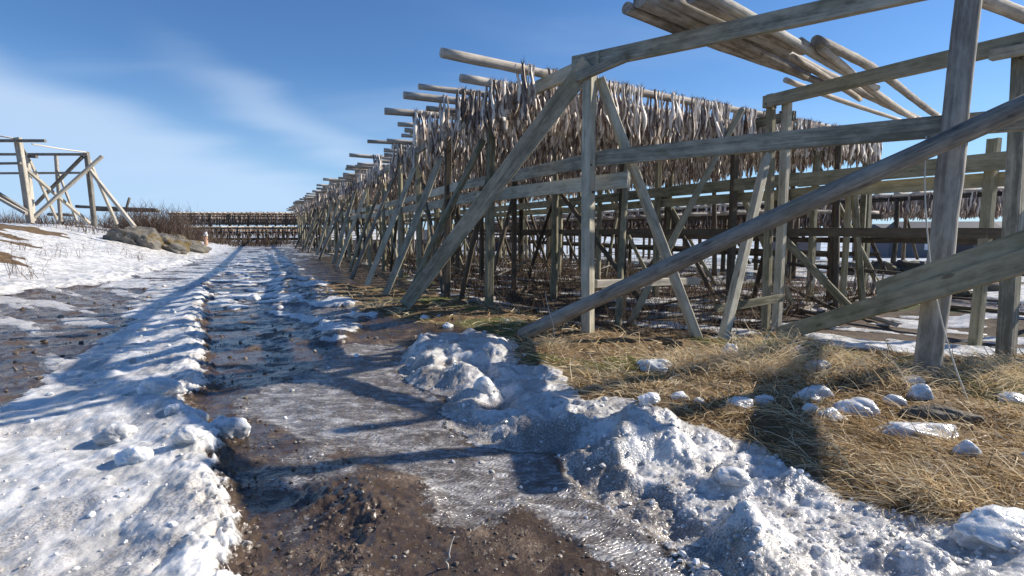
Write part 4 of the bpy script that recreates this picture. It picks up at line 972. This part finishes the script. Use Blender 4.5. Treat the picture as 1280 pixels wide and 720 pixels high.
far_rack('rack', (17.0, 18.5), al, ac, 56, 7, 2.75, 'second, lower fish rack beyond the big rack, seen through its right end', 'rows of dark stockfish hanging on the second lower rack at the right', 'pole carrying fish on the second lower rack at the right', 'poles of the second lower rack', .8, .11, .85, 4.5)
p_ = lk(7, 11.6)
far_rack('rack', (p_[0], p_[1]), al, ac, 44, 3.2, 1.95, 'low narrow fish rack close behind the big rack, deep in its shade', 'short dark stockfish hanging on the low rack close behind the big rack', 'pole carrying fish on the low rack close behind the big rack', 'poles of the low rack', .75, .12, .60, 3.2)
far_rack('rack', (-43.5, 72), (1, .05), (.0, 1), 30, 5, 3.6, 'distant fish rack standing across the end of the road', 'dark rows of stockfish on the distant rack at the end of the road', 'tiny pole of the distant rack at the end of the road', 'poles of the distant rack', .7, .10, 1.5, 2.4)
far_rack('rack', (-42, 66), (1, .04), (.0, 1), 29, 2.5, 1.75, 'distant low fish rack in front of the far rack at the end of the road', 'dark low row of stockfish on the distant low rack', 'tiny pole of the distant low rack at the end of the road', 'poles of the distant low rack', 1.0, .10, 1.1, 2.4)

# ------------------------------------------------------------------ sheds and other small far things
def box_obj(nm, x0, x1, y0, y1, z0, z1, m, par):
    V = np.array([(x, y, z) for x in (x0, x1) for y in (y0, y1) for z in (z0, z1)], float)
    q = [(0, 1, 3, 2), (4, 6, 7, 5), (0, 4, 5, 1), (2, 3, 7, 6), (0, 2, 6, 4), (1, 5, 7, 3)]
    return link(nm, npmesh(nm, V, q, smooth=False), M[m], par, tuple(par.location))
def shed(px, Yd, w, d, h, rh, wall, roof, label, rot=0, grp='sheds beyond the racks'):
    x = (px-640)/F*Yd; c = (x, Yd, H(x, Yd)-.1); t = thing('shed', c, label, 'shed', grp)
    box_obj('wall', -w/2, w/2, -d/2, d/2, 0, h, wall, t)
    e = .25; V = np.array([(-w/2-e, -d/2-e, h+.003), (w/2+e, -d/2-e, h+.003), (w/2+e, d/2+e, h+.003), (-w/2-e, d/2+e, h+.003), (-w/2-e, 0, h+rh), (w/2+e, 0, h+rh)])
    me = npmesh('roof', V, [(0, 1, 5, 4), (2, 3, 4, 5), (0, 3, 2, 1)], [(0, 4, 3), (1, 2, 5)], False); link('roof', me, M[roof], t, c)
    box_obj('door', -w*.1, w*.12, -d/2-.05, -d/2+.02, .02, h*.75, 'door_dark', t)
    for k in (-.32, .32):
        f = box_obj('window', w*k-.5, w*k+.5, -d/2-.04, -d/2+.02, h*.42, h*.75, 'white_paint', t)
    t.rotation_euler = (0, 0, rot); return t
shed(470, 62, 8.5, 5, 1.7, .9, 'wall_grey', 'roof_snowy', 'mauve grey shed glimpsed through the big rack, leftmost of the sheds', .1)
shed(536, 66, 6.5, 5, 1.9, 1.1, 'wall_blue', 'roof_dark', 'blue grey shed glimpsed through the big rack beside the mauve one', -.1)
shed(620, 80, 9, 6, 2.0, 1.2, 'wall_grey', 'roof_snowy', 'grey shed with snowy roof glimpsed left of the near square post', .05)
shed(1120, 62, 6, 6, 2.3, 1.3, 'wall_grey', 'roof_dark', 'grey shed beyond the second rack, left of the blue roofed one', .2)
shed(1175, 58, 9, 6, 2.3, 1.5, 'wall_blue', 'roof_dark', 'dark blue roofed shed right beyond the second rack', -.1)
shed(1262, 70, 8, 6, 2.5, 1.5, 'wall_blue', 'roof_dark', 'dark shed at the right edge beyond the second rack', .1)
tb = thing('storage_bin', (*yp(992, 320, 27)[:2], H(*yp(992, 320, 27)[:2])), 'pale grey storage bin with white end standing on the far snow', 'bin')
box_obj('bin_body', -1.0, .75, -.6, .6, .12, 1.05, 'wall_grey', tb); box_obj('bin_end', .753, .95, -.6, .6, .12, 1.05, 'white_paint', tb); box_obj('lid', -1.05, 1.0, -.65, .65, 1.053, 1.15, 'white_paint', tb)
for k in (-.7, .5): box_obj('foot', k-.1, k+.1, -.5, .5, 0, .117, 'door_dark', tb)
mk = thing('marker_post', (*yp(258, 311, 41)[:2], H(*yp(258, 311, 41)[:2])), 'small pinkish post with a pale top beside the road below the rocks', 'post')
link('post', log_mesh(.66, .15, .12, n=8), M['orange'], mk, tuple(mk.location)); link('cap', log_mesh(.30, .17, .10, n=8), M['roof_snowy'], mk, tuple(mk.location+Vector((0, 0, .663))))

# ------------------------------------------------------------------ light and sky
EL_, AZ = math.radians(32), math.radians(73)
sd = Vector((math.sin(AZ)*math.cos(EL_), math.cos(AZ)*math.cos(EL_), math.sin(EL_)))
sl = bpy.data.lights.new('sun', 'SUN'); sl.energy = 5.0; sl.angle = math.radians(.53); sl.color = (1, .91, .78)
so = bpy.data.objects.new('sun', sl); COL.objects.link(so); so.rotation_euler = (-sd).to_track_quat('-Z', 'Y').to_euler(); so.location = (20, 10, 30)
w = bpy.data.worlds.new('World'); SC.world = w; w.use_nodes = True; nt = w.node_tree; nt.nodes.clear()
N = nt.nodes.new; Lk = nt.links.new
out = N('ShaderNodeOutputWorld'); bg = N('ShaderNodeBackground'); Lk(bg.outputs[0], out.inputs[0]); bg.inputs[1].default_value = .078
sky = N('ShaderNodeTexSky'); sky.sky_type = 'NISHITA'; sky.sun_disc = False; sky.sun_elevation = EL_; sky.sun_rotation = AZ; sky.air_density = 1.0; sky.dust_density = .2; sky.ozone_density = 3.0
tc = N('ShaderNodeTexCoord'); sx = N('ShaderNodeSeparateXYZ'); Lk(tc.outputs['Generated'], sx.inputs[0])
def mth(op, a, b=0, c=None):
    x = N('ShaderNodeMath'); x.operation = op
    for i, v in enumerate((a, b) if c is None else (a, b, c)):
        if hasattr(v, 'is_output'): Lk(v, x.inputs[i])
        else: x.inputs[i].default_value = v
    return x.outputs[0]
def mr(v, a, b, c=0., d=1.):
    x = N('ShaderNodeMapRange'); x.interpolation_type = 'SMOOTHSTEP'; Lk(v, x.inputs[0]); x.inputs[1].default_value = a; x.inputs[2].default_value = b; x.inputs[3].default_value = c; x.inputs[4].default_value = d; return x.outputs[0]
zc = mth('ADD', sx.outputs[2], .16); cv = N('ShaderNodeCombineXYZ'); Lk(mth('DIVIDE', sx.outputs[0], zc), cv.inputs[0]); Lk(mth('DIVIDE', sx.outputs[1], zc), cv.inputs[1])
mp = N('ShaderNodeMapping'); Lk(cv.outputs[0], mp.inputs[0]); mp.inputs['Rotation'].default_value = (0, 0, -.45); mp.inputs['Scale'].default_value = (.5, 1.3, 1)
nz = N('ShaderNodeTexNoise'); Lk(mp.outputs[0], nz.inputs[0]); nz.inputs['Scale'].default_value = 1.0; nz.inputs['Detail'].default_value = 5; nz.inputs['Roughness'].default_value = .45; nz.inputs['Distortion'].default_value = .4
az = mth('ARCTAN2', sx.outputs[0], sx.outputs[1]); el = mth('ADD', sx.outputs[2], mth('MULTIPLY', mth('SUBTRACT', nz.outputs['Fac'], .5), .13))
d1 = mth('SUBTRACT', el, mth('ADD', mth('MULTIPLY', mth('ADD', az, .66), -.36), .185))       # height above the edge of the cloud bank
c1_ = mth('MULTIPLY', mr(d1, .035, -.035), mr(d1, -.26, -.03, .35, 1.0)); c1_ = mth('MULTIPLY', c1_, mr(az, -.02, -.34)); c1_ = mth('MULTIPLY', c1_, mr(az, -1.6, -.9))
d2 = mth('SUBTRACT', el, mth('ADD', mth('MULTIPLY', mth('ADD', az, .52), -.42), .235)); c2_ = mth('MULTIPLY', mr(mth('ABSOLUTE', d2), .055, 0), mth('MULTIPLY', mr(az, -.60, -.38), mr(az, -.10, -.26)))
wis = mth('MULTIPLY', mr(nz.outputs['Fac'], .50, .70), .16)
cm = mth('MINIMUM', mth('ADD', mth('MAXIMUM', mth('MULTIPLY', c1_, .80), mth('MULTIPLY', c2_, .50)), wis), .85)
haze = mth('MULTIPLY', mr(sx.outputs[2], .28, -.02), .55)
mx = N('ShaderNodeMix'); mx.data_type = 'RGBA'; Lk(cm, mx.inputs[0]); mx.inputs[7].default_value = (7.2, 8.5, 10.2, 1)
tn = N('ShaderNodeMix'); tn.data_type = 'RGBA'; tn.blend_type = 'MULTIPLY'; tn.inputs[0].default_value = 1; Lk(sky.outputs[0], tn.inputs[6]); tn.inputs[7].default_value = (.62, .88, 1.17, 1)
Lk(tn.outputs[2], mx.inputs[6]); mx.inputs[7].default_value = (5.0, 6.3, 8.2, 1)
m2 = N('ShaderNodeMix'); m2.data_type = 'RGBA'; Lk(haze, m2.inputs[0]); Lk(mx.outputs[2], m2.inputs[6]); m2.inputs[7].default_value = (4.6, 6.7, 9.6, 1)
Lk(m2.outputs[2], bg.inputs[0])
vs = SC.view_settings; vs.view_transform = 'Standard'; vs.look = 'None'; vs.exposure = 0.55; vs.gamma = 1; vs.use_curve_mapping = False
